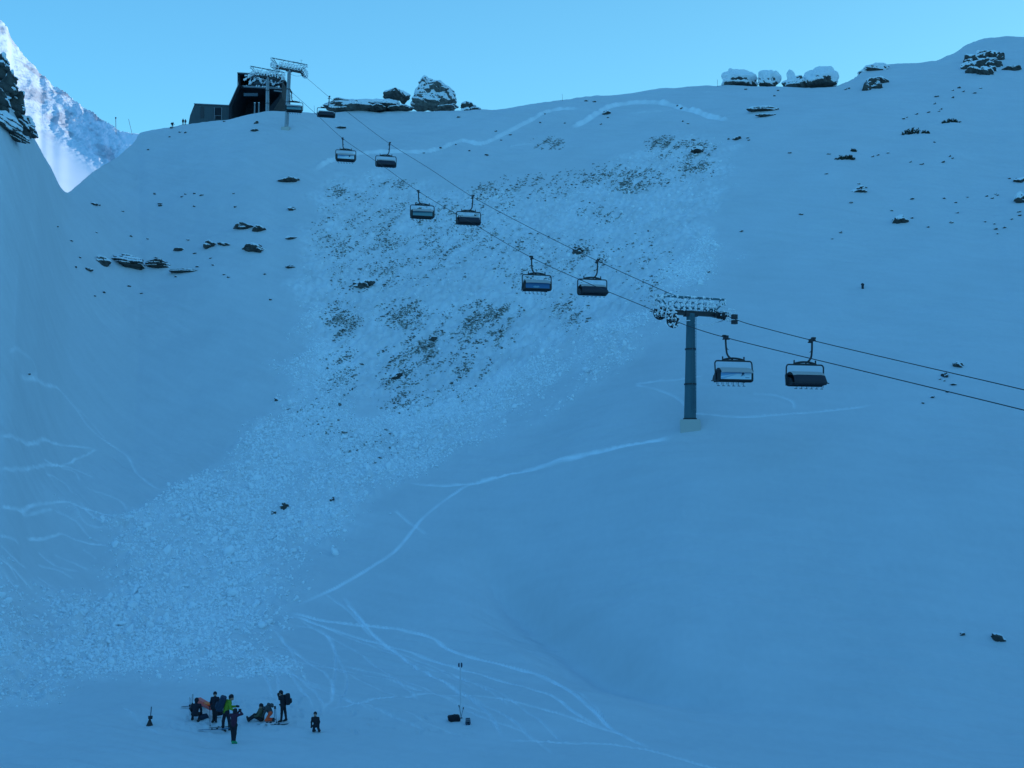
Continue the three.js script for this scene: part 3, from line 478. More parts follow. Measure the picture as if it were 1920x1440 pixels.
// ------------------------------------------------------------------ bare grass in the scoured bed, and the blocks of the avalanche
function scatter(name, geos, mat, list, label, category) {
  const g = geos, m = new THREE.InstancedMesh(g, mat, list.length), M = new THREE.Matrix4(), q = new THREE.Quaternion(), e = new THREE.Euler();
  list.forEach(([p, r, s, c], i) => { if (c) m.setColorAt(i, new THREE.Color().setRGB(...c)); M.compose(p, q.setFromEuler(e.set(...r)), s); m.setMatrixAt(i, M); });
  m.name = numbered(name); m.castShadow = m.receiveShadow = true; scene.add(m); tag(m, label, category, null, 'stuff'); return m;
}
function lump(seed, d = 1) { const g0 = new THREE.IcosahedronGeometry(1, d); g0.deleteAttribute('uv'); g0.deleteAttribute('normal'); const g = mergeVertices(g0, 1e-4), p = g.attributes.position, R = rng(seed); for (let i = 0; i < p.count; i++) { const s = 0.7 + 0.5 * R(); p.setXYZ(i, p.getX(i) * s, p.getY(i) * s, p.getZ(i) * s); } g.computeVertexNormals(); return g; }
{
  const R = rng(77), tuft = [];
  // denser patches: photo centre, half width, half height, how many
  const patches = [[1030, 268, 36, 13, 70], [1245, 275, 40, 22, 130], [1305, 282, 40, 22, 110], [1160, 330, 110, 26, 190], [1190, 345, 60, 18, 90], [1000, 350, 90, 26, 130], [920, 365, 50, 24, 80], [1300, 320, 45, 26, 80], [640, 360, 30, 14, 50], [740, 345, 50, 12, 50], [700, 420, 90, 60, 190], [780, 470, 120, 70, 230], [690, 520, 60, 30, 90], [860, 430, 80, 50, 100], [1130, 395, 50, 24, 50], [760, 590, 60, 30, 140], [640, 600, 40, 40, 110], [900, 610, 80, 50, 230], [930, 580, 50, 20, 90], [800, 650, 50, 40, 150], [740, 690, 40, 40, 120], [860, 700, 70, 50, 130], [1060, 590, 50, 40, 60], [1020, 500, 90, 60, 100], [1100, 475, 50, 40, 70], [640, 690, 40, 50, 70], [1200, 480, 70, 60, 60], [1230, 540, 50, 40, 40], [640, 480, 30, 70, 70], [760, 740, 60, 40, 70], [610, 440, 30, 60, 50], [830, 390, 130, 30, 90], [950, 460, 60, 60, 80], [600, 770, 60, 60, 40], [690, 830, 60, 40, 30]];
  for (const [px, py, w, h, n] of patches) for (let i = 0; i < n * 11; i++) {
    const a = R() * 6.283; const r = Math.sqrt(-Math.log(1 - R() * 0.9)) * 0.7, p = spot(px + Math.cos(a) * r * w, py + Math.sin(a) * r * h); if (!p) continue;
    const ac = p.x * 0.86 + p.z * 0.5, al = p.z * 0.86 - p.x * 0.5; if (R() > smooth(-0.5, 0.75, noise(ac / 1.7, al / 5.5) + 0.5 * noise(ac / 0.7 + 9, al / 2.6))) continue;
    const k = R() ** 3, L = (0.05 + 0.20 * k) * (py < 400 ? 1.25 : 0.95);
    tuft.push([p, [R() * 0.5, -0.45 + (R() - 0.5) * 2.2, 0.5 * (R() - 0.3)], V(L * (0.6 + R()), (0.03 + 0.06 * k) * (0.6 + R()), 0.05 + 0.10 * k), ((m) => [0.17 * m, 0.185 * m, 0.175 * m])(0.45 + 1.7 * R())]);
  }
  const gm = std(1, 1, 1, 1);
  scatter('dry_grass', lump(5), gm, tuft, 'dark tufts of bare grass and stones showing in the scoured avalanche bed', 'grass');
}
{
  const R = rng(31), list = [];
  const put = (x, z, s) => { list.push([V(x, ground(x, z) + s * 0.3, z), [R() * 6, R() * 6, R() * 6], V(s * (0.8 + 0.8 * R()), s * (0.5 + 0.4 * R()), s * (0.8 + 0.5 * R()))]); };
  let tries = 0;
  while (list.length < 46000 && tries++ < 1500000) {
    const x = lerp(-75, 45, R()), z = lerp(-215, -58, R()), m = Math.max(sample(debris, x, z), 0.22 * sample(bed, x, z));
    if (R() > m * m) continue; if (R() > 0.35 + 0.9 * smooth(-0.4, 0.5, fbm(x / 6, z / 6, 2))) continue;
    const k = R(); const fade = smooth(-62, -84, z); put(x, z, 0.035 + (0.05 + 0.07 * fade) * k * k * k + (R() < 0.03 ? (0.12 + 0.22 * fade) * R() * R() : 0));
  }
  scatter('snow_debris', lump(9), std(0.86, 0.91, 0.95, 0.9), list, 'broken snow blocks of the avalanche spread down the left of the slope', 'snow blocks');
}
// ------------------------------------------------------------------ the chairlift: line, towers, ropes
const steel = std(0.045, 0.13, 0.16, 0.6), dark = std(0.018, 0.022, 0.028, 0.5), blackPaint = std(0.012, 0.014, 0.018, 0.45), rubber = std(0.02, 0.02, 0.022, 0.85), concrete = std(0.52, 0.52, 0.48, 0.95), rime = std(0.90, 0.92, 0.94, 0.95), iced = std(0.86, 0.89, 0.92, 0.9), galv = std(0.34, 0.37, 0.40, 0.6, { metalness: 0.3 }), ropeMat = std(0.03, 0.033, 0.036, 0.7);
const base1 = spot(1294, 800), base2 = spot(537, 241);
const Ld = V(base1.x - base2.x, 0, base1.z - base2.z).normalize(), Pd = V(-Ld.z, 0, Ld.x).multiplyScalar(-1);      // down the line, and square to it (to the right, away)
if (Pd.x < 0) Pd.multiplyScalar(-1);
const LINE_TURN = Math.atan2(Ld.x, Ld.z), HALF = 2.55;
function onRope(px, py, side) {                               // the point of the left (-1) or right (+1) rope's plane seen there
  const r = ray(px, py), o = base1.clone().addScaledVector(Pd, side * HALF), s = (o.x * Pd.x + o.z * Pd.z) / (r.x * Pd.x + r.z * Pd.z);
  return V(r.x * s, EYE + r.y * s, r.z * s);
}
const gripsA = [[1361, 634], [997, 484], [785, 360], [643, 261], [547, 174]], gripsB = [[1522, 639], [1120, 490], [886, 370], [730, 270], [617, 183]];
const ropePts = (list, side) => list.map(([x, y]) => onRope(x, y, side));
{
  const A = ropePts([[2050, 802], [1920, 769], [1640, 701], [1361, 633], [1310, 618], [1262, 600], [1230, 584], [1112, 535], [997, 483], [890, 421], [785, 359], [715, 309], [643, 260], [595, 216], [547, 173], [517, 148]], -1);
  const B = ropePts([[2050, 764], [1920, 731], [1722, 685], [1522, 638], [1440, 617], [1393, 604], [1350, 587], [1310, 571], [1265, 554], [1120, 489], [1000, 430], [886, 369], [805, 316], [730, 269], [672, 226], [617, 182], [570, 142], [562, 136]], 1);
  tag(mesh('haul_rope', tubeG(A, 0.035, 400, 6), ropeMat, scene), 'lower steel lift rope, carrying the chairs that show their backs', 'rope');
  tag(mesh('haul_rope', tubeG(B, 0.035, 400, 6), ropeMat, scene), 'upper steel lift rope, carrying the chairs with closed dark bubbles', 'rope');
}
function rimeOn(points, r, seed, n) {                         // knobs of rime along bars
  const R = rng(seed), out = [];
  for (let i = 0; i < n; i++) { const [a, b] = points[(R() * points.length) | 0], p = a.clone().lerp(b, R()), s = r * (0.5 + R()), g = lump((seed + i) % 7 + 1, 0).clone(); g.scale(s * (0.7 + R()), s * (0.7 + R()), s); g.translate(p.x + (R() - 0.5) * r, p.y + (R() - 0.2) * r, p.z + (R() - 0.5) * r); out.push(g); }
  return out;
}
// one sheave train: a beam along the line with wheels, a walkway beside it; x outward, z down the line
function sheaveTrain(parent, x, y, pitch, n, out, seed, frost) {
  const o = new THREE.Group(); o.name = 'sheave_train'; o.position.set(x, y, 0); o.rotation.x = pitch; parent.add(o);
  const L = n * 0.42, beam = [boxG(0.12, 0.18, L, 0, -0.1, 0), boxG(0.1, 0.14, L * 0.45, 0.02, 0.16, -L * 0.25), boxG(0.1, 0.14, L * 0.45, 0.02, 0.16, L * 0.25), boxG(0.2, 0.5, 0.3, 0, 0.2, 0)];
  mesh('beam', beam, dark, o);
  for (let i = 0; i < n; i++) { const g = new THREE.CylinderGeometry(0.2, 0.2, 0.1, 14); g.rotateZ(Math.PI / 2); g.translate(-0.02 * out, -0.12, (i - (n - 1) / 2) * 0.42); mesh('wheel', g, rubber, o); }
  const w = out * 0.6, rails = [];
  for (const z of [-L / 2, -L / 4, 0, L / 4, L / 2]) { rails.push([V(w + out * 0.3, -0.35, z), V(w + out * 0.3, 0.7, z)]); rails.push([V(0, -0.35, z), V(w + out * 0.3, -0.35, z)]); }
  for (const h of [0.2, 0.7]) rails.push([V(w + out * 0.3, h, -L / 2), V(w + out * 0.3, h, L / 2)]);
  for (const zz of [-L / 2, L / 2]) { rails.push([V(out * 0.2, -0.35, zz), V(out * 0.2, 0.7, zz)]); rails.push([V(out * 0.2, 0.7, zz), V(w + out * 0.3, 0.7, zz)]); rails.push([V(out * 0.2, 0.2, zz), V(w + out * 0.3, 0.2, zz)]); }
  mesh('deck', boxG(0.55, 0.06, L, w, -0.38, 0), dark, o);
  mesh('walkway', [...rails.map(([a, b]) => barG(a, b, 0.045, 5))], iced, o);
  const segs = [...rails, [V(0, 0.05, -L / 2), V(0, 0.05, L / 2)], [V(0, 0.2, -L / 2), V(0, 0.2, L / 2)]];
  mesh('rime', rimeOn(segs, 0.10, seed, Math.round(90 * frost)), rime, o).userData.kind = 'stuff';
  return o;
}
function liftTower(name, label, base, height, r0, r1, { lean = 0, turn = 0, postMat = steel, frost = 0.6, pitch = [0.3, 0.3], wheels = [8, 10], seed = 1, arm = HALF, frame = 3.5, pad = [1.85, 1.5, 1.5], drop = [0, 0], barTop = 1.55 } = {}) {
  const t = thing(name, base, label, 'lift tower', 'chairlift towers'); t.rotation.y = LINE_TURN + turn;
  mesh('foundation', (() => { const g = new RoundedBoxGeometry(pad[0], pad[1], pad[2], 1, 0.03); g.rotateY(-LINE_TURN - turn - 0.13); g.translate(0, pad[1] * 0.5 - 0.85, 0); return g; })(), concrete, t);
  const foot = pad[1] - 0.85, top = height, tx = lean;
  const post = mesh('post', [barG(V(0, foot, 0), V(tx * 0.33, lerp(foot, top, 0.33), 0), r0, 20, lerp(r0, r1, 0.33)), barG(V(tx * 0.33, lerp(foot, top, 0.33), 0), V(tx * 0.66, lerp(foot, top, 0.66), 0), lerp(r0, r1, 0.33), 20, lerp(r0, r1, 0.66)), barG(V(tx * 0.66, lerp(foot, top, 0.66), 0), V(tx, top, 0), lerp(r0, r1, 0.66), 20, r1)], postMat, t);
  for (const k of [0.005, 0.33, 0.66]) { const r = lerp(r0, r1, k) + 0.05, g = new THREE.CylinderGeometry(r + 0.03, r + 0.03, 0.12, 20); g.translate(tx * k, lerp(foot, top, k) + 0.03, 0); mesh('flange', g, dark, post); }
  const lad = [], lx = 0.28;                                   // ladder up the downhill side
  for (const s of [-0.2, 0.2]) lad.push(barG(V(s + lx * 0.2, foot + 0.6, r0 + 0.16), V(s + tx + lx * 0.2, top - 0.2, r1 + 0.14), 0.025, 5));
  for (let y = foot + 0.8; y < top - 0.3; y += 0.3) { const k = (y - foot) / (top - foot), z = lerp(r0, r1, k) + 0.15, c = tx * k + lx * 0.2; lad.push(barG(V(c - 0.2, y, z), V(c + 0.2, y, z), 0.016, 4)); }
  mesh('ladder', lad, steel, t);
  const armG = [boxG(arm * 2 + 0.5, 0.42, 0.42, tx, top + 0.05, 0), boxG(1.3, 0.5, 0.6, tx, top - 0.02, 0)];
  mesh('crossarm', armG, dark, t);
  // the lifting frame above the crossarm
  const H = barTop, fr = [[V(tx - frame, top + H, 0), V(tx + frame, top + H, 0)]];
  for (const s of [-1, 1]) { fr.push([V(tx + s * (arm - 0.35), top + 0.25, 0), V(tx + s * (frame - 0.45), top + H, 0)], [V(tx + s * (arm - 0.1), top + 0.25, 0), V(tx + s * (frame - 0.15), top + H - 0.3, 0)], [V(tx + s * (frame - 0.05), top + H, 0), V(tx + s * (frame - 0.05), top + H - 0.55, 0)]); }
  mesh('lifting_frame', fr.map(([a, b], i) => beamG(a, b, i ? 0.11 : 0.15, i ? 0.11 : 0.17)), steel, t);
  const rl = [];                                              // rail of the crossarm's walkway
  for (let x = -arm + 0.4; x <= arm - 0.3; x += 0.62) rl.push([V(tx + x, top + 0.25, 0.45), V(tx + x, top + 1.15, 0.45)]);
  for (const h of [0.7, 1.15]) rl.push([V(tx - arm + 0.4, top + h, 0.45), V(tx + arm - 0.35, top + h, 0.45)]);
  mesh('brace', [...rl.map(([a, b]) => barG(a.clone().add(V(0.05, -0.04, -0.9)), b.clone().add(V(0.05, -0.04, -0.9)), 0.035, 5)), ...[-2, -1, 0, 1].map((i) => barG(V(tx + i * 1.1, top + 0.25, -0.1), V(tx + i * 1.1 + 1.1, top + H, 0), 0.035, 5)), barG(V(tx - arm, top + 0.45, 0.2), V(tx + arm, top + 0.5, 0.2), 0.09, 6)], steel, t);
  mesh('sagging_cable', [tubeG([V(tx + 0.2, top - 0.9, 0.3), V(tx + arm * 0.55, top - 1.1, 0.3), V(tx + arm + 0.7, top - 0.55, 0.4)], 0.05, 12, 5), tubeG([V(tx - 0.2, top - 0.7, 0.3), V(tx - arm * 0.5, top - 0.75, 0.3), V(tx - arm, top - 0.4, 0.4)], 0.05, 12, 5)], iced, t);
  mesh('railing', rl.map(([a, b]) => barG(a, b, 0.042, 5)), iced, t);
  mesh('rime', rimeOn([...fr, ...rl, ...fr.slice(0, 1), ...fr.slice(0, 1), [V(tx - arm, top + 0.26, 0.2), V(tx + arm, top + 0.26, 0.2)]], 0.095, seed * 13, Math.round(300 * frost)), rime, t).userData.kind = 'stuff';
  sheaveTrain(t, tx - arm, top + 0.1 + drop[0], pitch[0], wheels[0], -1, seed * 5 + 1, frost);
  sheaveTrain(t, tx + arm, top + 0.1 + drop[1], pitch[1], wheels[1], 1, seed * 5 + 2, frost);
  return t;
}
const topOf = (px, py, b) => { const d = -b.z; return at(px, py, d).y - b.y; };
const t1 = liftTower('lift_tower', 'big grey steel lift tower with frosted crossarm beside the near chairs', base1, topOf(1300, 588, base1), 0.57, 0.40, { lean: 0.25, turn: -0.17, frost: 0.9, pitch: [0.36, 0.27], wheels: [8, 10], seed: 3, frame: 3.75 });
// the two round wheel clusters on its left and the boxed end on its right
t1.updateMatrixWorld();
for (const [px, py, r] of [[1237, 587, 0.62], [1262, 602, 0.62]]) {
  const p = t1.worldToLocal(onRope(px, py, -1)), o = new THREE.Group(); o.name = 'wheel_cluster'; o.position.copy(p); t1.add(o);
  const ring = new THREE.TorusGeometry(r * 0.8, 0.17, 10, 22), hub = new THREE.CylinderGeometry(r * 0.3, r * 0.3, 0.5, 12).rotateX(Math.PI / 2), spokes = [0, 1, 2, 3, 4].map((i) => barG(V(0, 0, 0), V(Math.cos(i * 1.257) * r * 0.75, Math.sin(i * 1.257) * r * 0.75, 0), 0.08, 6));
  mesh('rim', ring, rubber, o); mesh('hub', [hub, ...spokes], dark, o);
  const segs = []; for (let i = 0; i < 12; i++) segs.push([V(Math.cos(i * 0.524) * r * 0.9, Math.sin(i * 0.524) * r * 0.9, 0.12), V(Math.cos(i * 0.524 + 0.4) * r * 0.9, Math.sin(i * 0.524 + 0.4) * r * 0.9, 0.12)], [V(0, 0, 0.2), V(Math.cos(i * 0.524) * r * 0.55, Math.sin(i * 0.524) * r * 0.55, 0.15)]);
  mesh('rime', rimeOn(segs, 0.075, px, 60), rime, o).userData.kind = 'stuff';
}
for (const [px, py, w, h] of [[1377, 594, 0.5, 0.42], [1377, 604, 0.5, 0.36], [1360, 590, 0.55, 0.4], [1346, 590, 0.5, 0.34]]) { const p = t1.worldToLocal(onRope(px, py, 1)); mesh('cover_plate', boxG(w, h, 0.35, p.x, p.y, p.z), dark, t1); }
const t2 = liftTower('lift_tower', 'tall slim lift tower at the upper end of the rope, foot on the open snow', base2, topOf(540, 131, base2), 0.42, 0.34, { lean: 0.35, postMat: galv, frost: 1, pitch: [0.5, 0.72], wheels: [8, 10], seed: 7, frame: 3.9, pad: [1.7, 1.0, 1.6], barTop: 1.9 });
{ const a = new THREE.Group(); a.name = 'antenna'; t2.add(a); const y = topOf(540, 131, base2) + 1.9; mesh('mast', [barG(V(2.9, y, 0), V(2.9, y + 0.9, 0), 0.03, 5), barG(V(2.6, y + 0.75, 0), V(3.2, y + 0.75, 0), 0.02, 4)], galv, a); }
const base3 = at(501, 219, -base2.z + 13);
liftTower('lift_tower', 'frosted lift tower standing in front of the top station', base3, topOf(501, 146, base3), 0.40, 0.34, { lean: -0.1, postMat: galv, frost: 0.9, pitch: [0.1, 0.1], wheels: [8, 8], seed: 9, frame: 3.9, pad: [1.7, 0.9, 1.6], barTop: 1.9 });

// ------------------------------------------------------------------ the chairs: x across, y up, z the way the chair faces; the grip at the origin
const cushion = std(0.025, 0.028, 0.036, 0.8), frameMat = std(0.02, 0.026, 0.034, 0.45), shell = new THREE.MeshPhysicalMaterial({ color: new THREE.Color().setRGB(0.012, 0.016, 0.03), roughness: 0.55 }), frostMat = std(0.46, 0.44, 0.43, 0.9);
function poster(kind) {                                       // the print on a chair's back
  const c = document.createElement('canvas'); c.width = 512; c.height = 192; const g = c.getContext('2d');
  const fill = (s, pts) => { g.fillStyle = s; g.beginPath(); pts.forEach(([x, y], i) => (i ? g.lineTo(x, y) : g.moveTo(x, y))); g.closePath(); g.fill(); };
  if (kind === 'skier') {
    fill('#7cb4dc', [[0, 0], [512, 0], [512, 192], [0, 192]]); fill('#cfe3ef', [[0, 130], [140, 96], [260, 70], [512, 40], [512, 192], [0, 192]]); fill('#9cc4dd', [[0, 150], [200, 92], [260, 86], [120, 150], [40, 192], [0, 192]]);
    fill('#2f4a66', [[345, 62], [360, 40], [378, 34], [384, 50], [398, 58], [384, 70], [392, 88], [370, 92], [352, 112], [340, 108], [352, 84]]); fill('#2f4a66', [[330, 122], [400, 92], [402, 96], [334, 127]]);
    g.fillStyle = '#3c607e'; g.fillRect(410, 150, 70, 12);
  } else if (kind === 'plain') { fill('#2a6c9c', [[0, 0], [512, 0], [512, 192], [0, 192]]); fill('#6f9fb4', [[150, 150], [200, 118], [240, 134], [262, 110], [300, 150], [260, 172], [190, 176]]); }
  else { fill('#3d6f84', [[0, 0], [512, 0], [512, 192], [0, 192]]); fill('#5d8f9a', [[0, 110], [512, 60], [512, 192], [0, 192]]); }
  const t = new THREE.CanvasTexture(c); t.colorSpace = THREE.SRGBColorSpace; t.magFilter = THREE.LinearFilter; return new THREE.MeshStandardMaterial({ map: t, roughness: 0.5 });
}
const W = 3.4, TOP = -2.02, H = 1.78;                         // width of the loop, its top, its height
function bubbleG(a0, a1, w, out, x0 = 0) {                    // a stretch of the curved cover, angle from the rear top round to the front
  const n = 14, pos = [], idx = [], sec = (a, o) => { const r = 1 + o; return [TOP - H + 0.22 + 0.94 * r * Math.sin(a), -0.12 + 0.98 * r * -Math.cos(a)]; };
  for (let i = 0; i <= n; i++) { const a = lerp(a0, a1, i / n); for (const o of [0, out]) { const [y, z] = sec(a, o); for (let k = 0; k <= 8; k++) { const u = k / 4 - 1, e = Math.abs(u) > 0.8 ? (Math.abs(u) - 0.8) * 0.35 : 0; pos.push(x0 + u * w / 2, y - e * 0.6, z - e * 0.6 * Math.sign(z)); } } }
  const P = (i, o, k) => (i * 2 + o) * 9 + k;
  for (let i = 0; i < n; i++) for (let k = 0; k < 8; k++) for (const o of [0, 1]) { const a = P(i, o, k), b = P(i + 1, o, k), c = P(i + 1, o, k + 1), d = P(i, o, k + 1); o ? idx.push(a, b, c, a, c, d) : idx.push(a, c, b, a, d, c); }
  for (let i = 0; i < n; i++) for (const k of [0, 8]) { const a = P(i, 0, k), b = P(i + 1, 0, k), c = P(i + 1, 1, k), d = P(i, 1, k); idx.push(a, b, c, a, c, d); }
  for (const i of [0, n]) for (let k = 0; k < 8; k++) { const a = P(i, 0, k), b = P(i, 0, k + 1), c = P(i, 1, k + 1), d = P(i, 1, k); idx.push(a, b, c, a, c, d); }
  const g = new THREE.BufferGeometry(); g.setAttribute('position', new THREE.Float32BufferAttribute(pos, 3)); g.setIndex(idx); g.computeVertexNormals(); return g;
}
const shapes = (() => {
  const s = {}, cx = -0.5, cz = -0.35, y0 = TOP, y1 = TOP - H, hw = W / 2;
  s.grip = [boxG(0.16, 0.26, 0.85, 0, 0.05, 0), boxG(0.3, 0.16, 0.3, 0.1, 0.2, 0.12), barG(V(0, 0.1, 0.4), V(0, -0.04, 0.62), 0.06, 6), barG(V(-0.25, -0.12, -0.2), V(0.2, -0.12, -0.2), 0.05, 6)];
  s.hanger = [tubeG([V(0.02, 0.0, 0), V(0.02, -0.4, -0.01), V(0.0, -1.0, -0.05), V(-0.06, -1.45, -0.12), V(-0.26, -1.75, -0.25), V(-0.48, -1.86, -0.35)], 0.085, 30, 8)];
  s.hangerStep = [barG(V(0, -0.85, 0), V(-0.22, -1.0, 0), 0.03, 5), barG(V(0, -0.6, 0), V(-0.12, -0.95, 0), 0.025, 5)];
  const arc = []; for (let i = 0; i <= 10; i++) { const u = i / 5 - 1; arc.push(V(cx + u * 0.98, y0 + 0.08 + 0.16 * (1 - u * u), cz)); }
  s.yoke = [tubeG(arc, 0.085, 20, 8), barG(V(cx - 0.98, y0 + 0.04, cz), V(cx - 0.98, y0 + 0.38, cz), 0.06, 6), barG(V(cx + 0.98, y0 + 0.04, cz), V(cx + 0.98, y0 + 0.38, cz), 0.06, 6), boxG(2.1, 0.1, 0.14, cx, y0 + 0.06, cz)];
  const R = 0.24, loop = (x0, x1, yt, yb, z0, z1) => { const p = []; const c = [[x0, yt, 1, -1], [x1, yt, -1, -1], [x1, yb, -1, 1], [x0, yb, 1, 1]]; for (const [x, y, sx, sy] of c) { const zz = y === yt ? z0 : z1, first = (sx === 1) === (sy === -1); const a = V(x, y + sy * R, zz), m = V(x + sx * R * 0.29, y + sy * R * 0.29, zz), b = V(x + sx * R, y, zz); p.push(...(first ? [a, m, b] : [b, m, a])); } return p; };
  s.frame = [new THREE.TubeGeometry(new THREE.CatmullRomCurve3(loop(cx - hw, cx + hw, y0, y1, cz, cz - 0.12), true, 'catmullrom', 0.15), 110, 0.065, 8, true)];
  const sb = (x) => { const q = new THREE.Shape(); q.moveTo(-0.5, 0); q.lineTo(0.45, 0.02); q.lineTo(0.72, 0.16); q.lineTo(0.5, 0.5); q.lineTo(-0.1, 0.62); q.lineTo(-0.42, 0.95); q.lineTo(-0.56, 0.9); q.closePath(); const g = new THREE.ExtrudeGeometry(q, { depth: 0.1, bevelEnabled: true, bevelSize: 0.02, bevelThickness: 0.02, bevelSegments: 1 }); g.rotateY(-Math.PI / 2); g.translate(x, y1 + 0.05, cz + 0.05); return g; };
  s.sides = [sb(cx - hw + 0.22), sb(cx + hw - 0.08)];
  s.back = (() => { const g = new RoundedBoxGeometry(W - 0.3, 0.92, 0.09, 2, 0.04); g.rotateX(-0.12); g.translate(cx, y1 + 0.52, cz - 0.48); return g; })();
  s.print = (() => { const g = new THREE.BoxGeometry(W - 0.62, 0.72, 0.012); g.rotateX(-0.12); g.translate(cx, y1 + 0.53, cz - 0.535); return g; })();
  s.seats = [0, 1, 2, 3, 4, 5].map((i) => { const g = new RoundedBoxGeometry(0.48, 0.12, 0.55, 2, 0.05); g.translate(cx + (i - 2.5) * 0.52, y1 + 0.12, cz + 0.02); return g; });
  s.bar = [barG(V(cx - 1.5, y1 + 0.42, cz + 0.62), V(cx + 1.5, y1 + 0.42, cz + 0.62), 0.03, 6)];
  s.rests = [-2.5, -1.5, -0.5, 0.5, 1.5, 2.5].map((i) => [tubeG([V(cx + i * 0.47, y1 + 0.2, cz + 0.6), V(cx + i * 0.47, y1 - 0.1, cz + 0.66), V(cx + i * 0.47, y1 - 0.3, cz + 0.62)], 0.022, 8, 5), barG(V(cx + i * 0.47 - 0.16, y1 - 0.31, cz + 0.62), V(cx + i * 0.47 + 0.1, y1 - 0.31, cz + 0.62), 0.024, 5), barG(V(cx + i * 0.47 + 0.14, y1 - 0.02, cz + 0.64), V(cx + i * 0.47 + 0.12, y1 - 0.2, cz + 0.64), 0.018, 4)]);
  s.cover = (() => { const g = bubbleG(0.62, Math.PI * 1.06, W - 0.5, 0.03, cx); g.translate(0, 0.0, cz + 0.1); return g; })();
  s.frost = (() => { const g = bubbleG(0.55, 2.42, W - 0.53, 0.06, cx); g.translate(0, 0.0, cz + 0.1); return g; })();
  s.rim = [barG(V(cx - hw + 0.06, y1 + 0.15, cz + 1.0), V(cx + hw - 0.06, y1 + 0.15, cz + 1.0), 0.045, 6)];
  return s;
})();
function makeChair(kind) {
  const o = new THREE.Group(); o.name = 'lift_chair';
  mesh('grip', shapes.grip, blackPaint, o);
  const h = mesh('hanger', shapes.hanger, blackPaint, o); mesh('step', shapes.hangerStep, blackPaint, h);
  mesh('yoke', shapes.yoke, blackPaint, o); mesh('frame', shapes.frame, frameMat, o);
  for (const g of shapes.sides) mesh('side_panel', g, blackPaint, o);
  const b = mesh('backrest', shapes.back, blackPaint, o); if (kind !== 'none') mesh('poster', shapes.print, poster(kind), b);
  for (const g of shapes.seats) mesh('seat', g, cushion, o);
  mesh('safety_bar', shapes.bar, blackPaint, o); for (const g of shapes.rests) mesh('footrest', g, blackPaint, o);
  const c = mesh('bubble', shapes.cover, shell, o); mesh('frost', shapes.frost, frostMat, c); mesh('rim', shapes.rim, blackPaint, c);
  return o;
}
const backs = { skier: makeChair('skier'), plain: makeChair('plain'), grey: makeChair('grey') }, fronts = makeChair('none');
function placeChair(src, px, py, side, label) {
  const o = src.clone(); o.name = numbered('lift_chair'); o.position.copy(onRope(px, py, side)); o.rotation.y = LINE_TURN - 0.3 + (side < 0 ? Math.PI : 0); scene.add(o);
  return tag(o, label, 'chairlift chair', side < 0 ? 'chairs seen from behind on the lower rope' : 'chairs with closed bubbles on the upper rope');
}
placeChair(backs.skier, 1361, 634, -1, 'chair with a skier picture on its back, right beside the big tower');
placeChair(backs.plain, 997, 484, -1, 'chair with a plain blue back panel, next up the lower rope from the big tower');
placeChair(backs.grey, 785, 360, -1, 'chair with a grey green back, third up the lower rope');
placeChair(backs.skier, 643, 261, -1, 'chair with a blue picture back, fourth up the lower rope under the ridge');
placeChair(backs.grey, 547, 174, -1, 'chair hanging beside the post of the slim upper tower');
placeChair(fronts, 1522, 639, 1, 'nearest bubble chair, its frosted dark cover right of the skier picture chair');
placeChair(fronts, 1120, 490, 1, 'bubble chair just left of the big tower, crossed by the lower rope');
placeChair(fronts, 886, 370, 1, 'bubble chair over the avalanche bed, third up the upper rope');
placeChair(fronts, 730, 270, 1, 'bubble chair below the boulder stack, fourth up the upper rope');
placeChair(fronts, 617, 183, 1, 'highest bubble chair, in front of the low rock band on the ridge');
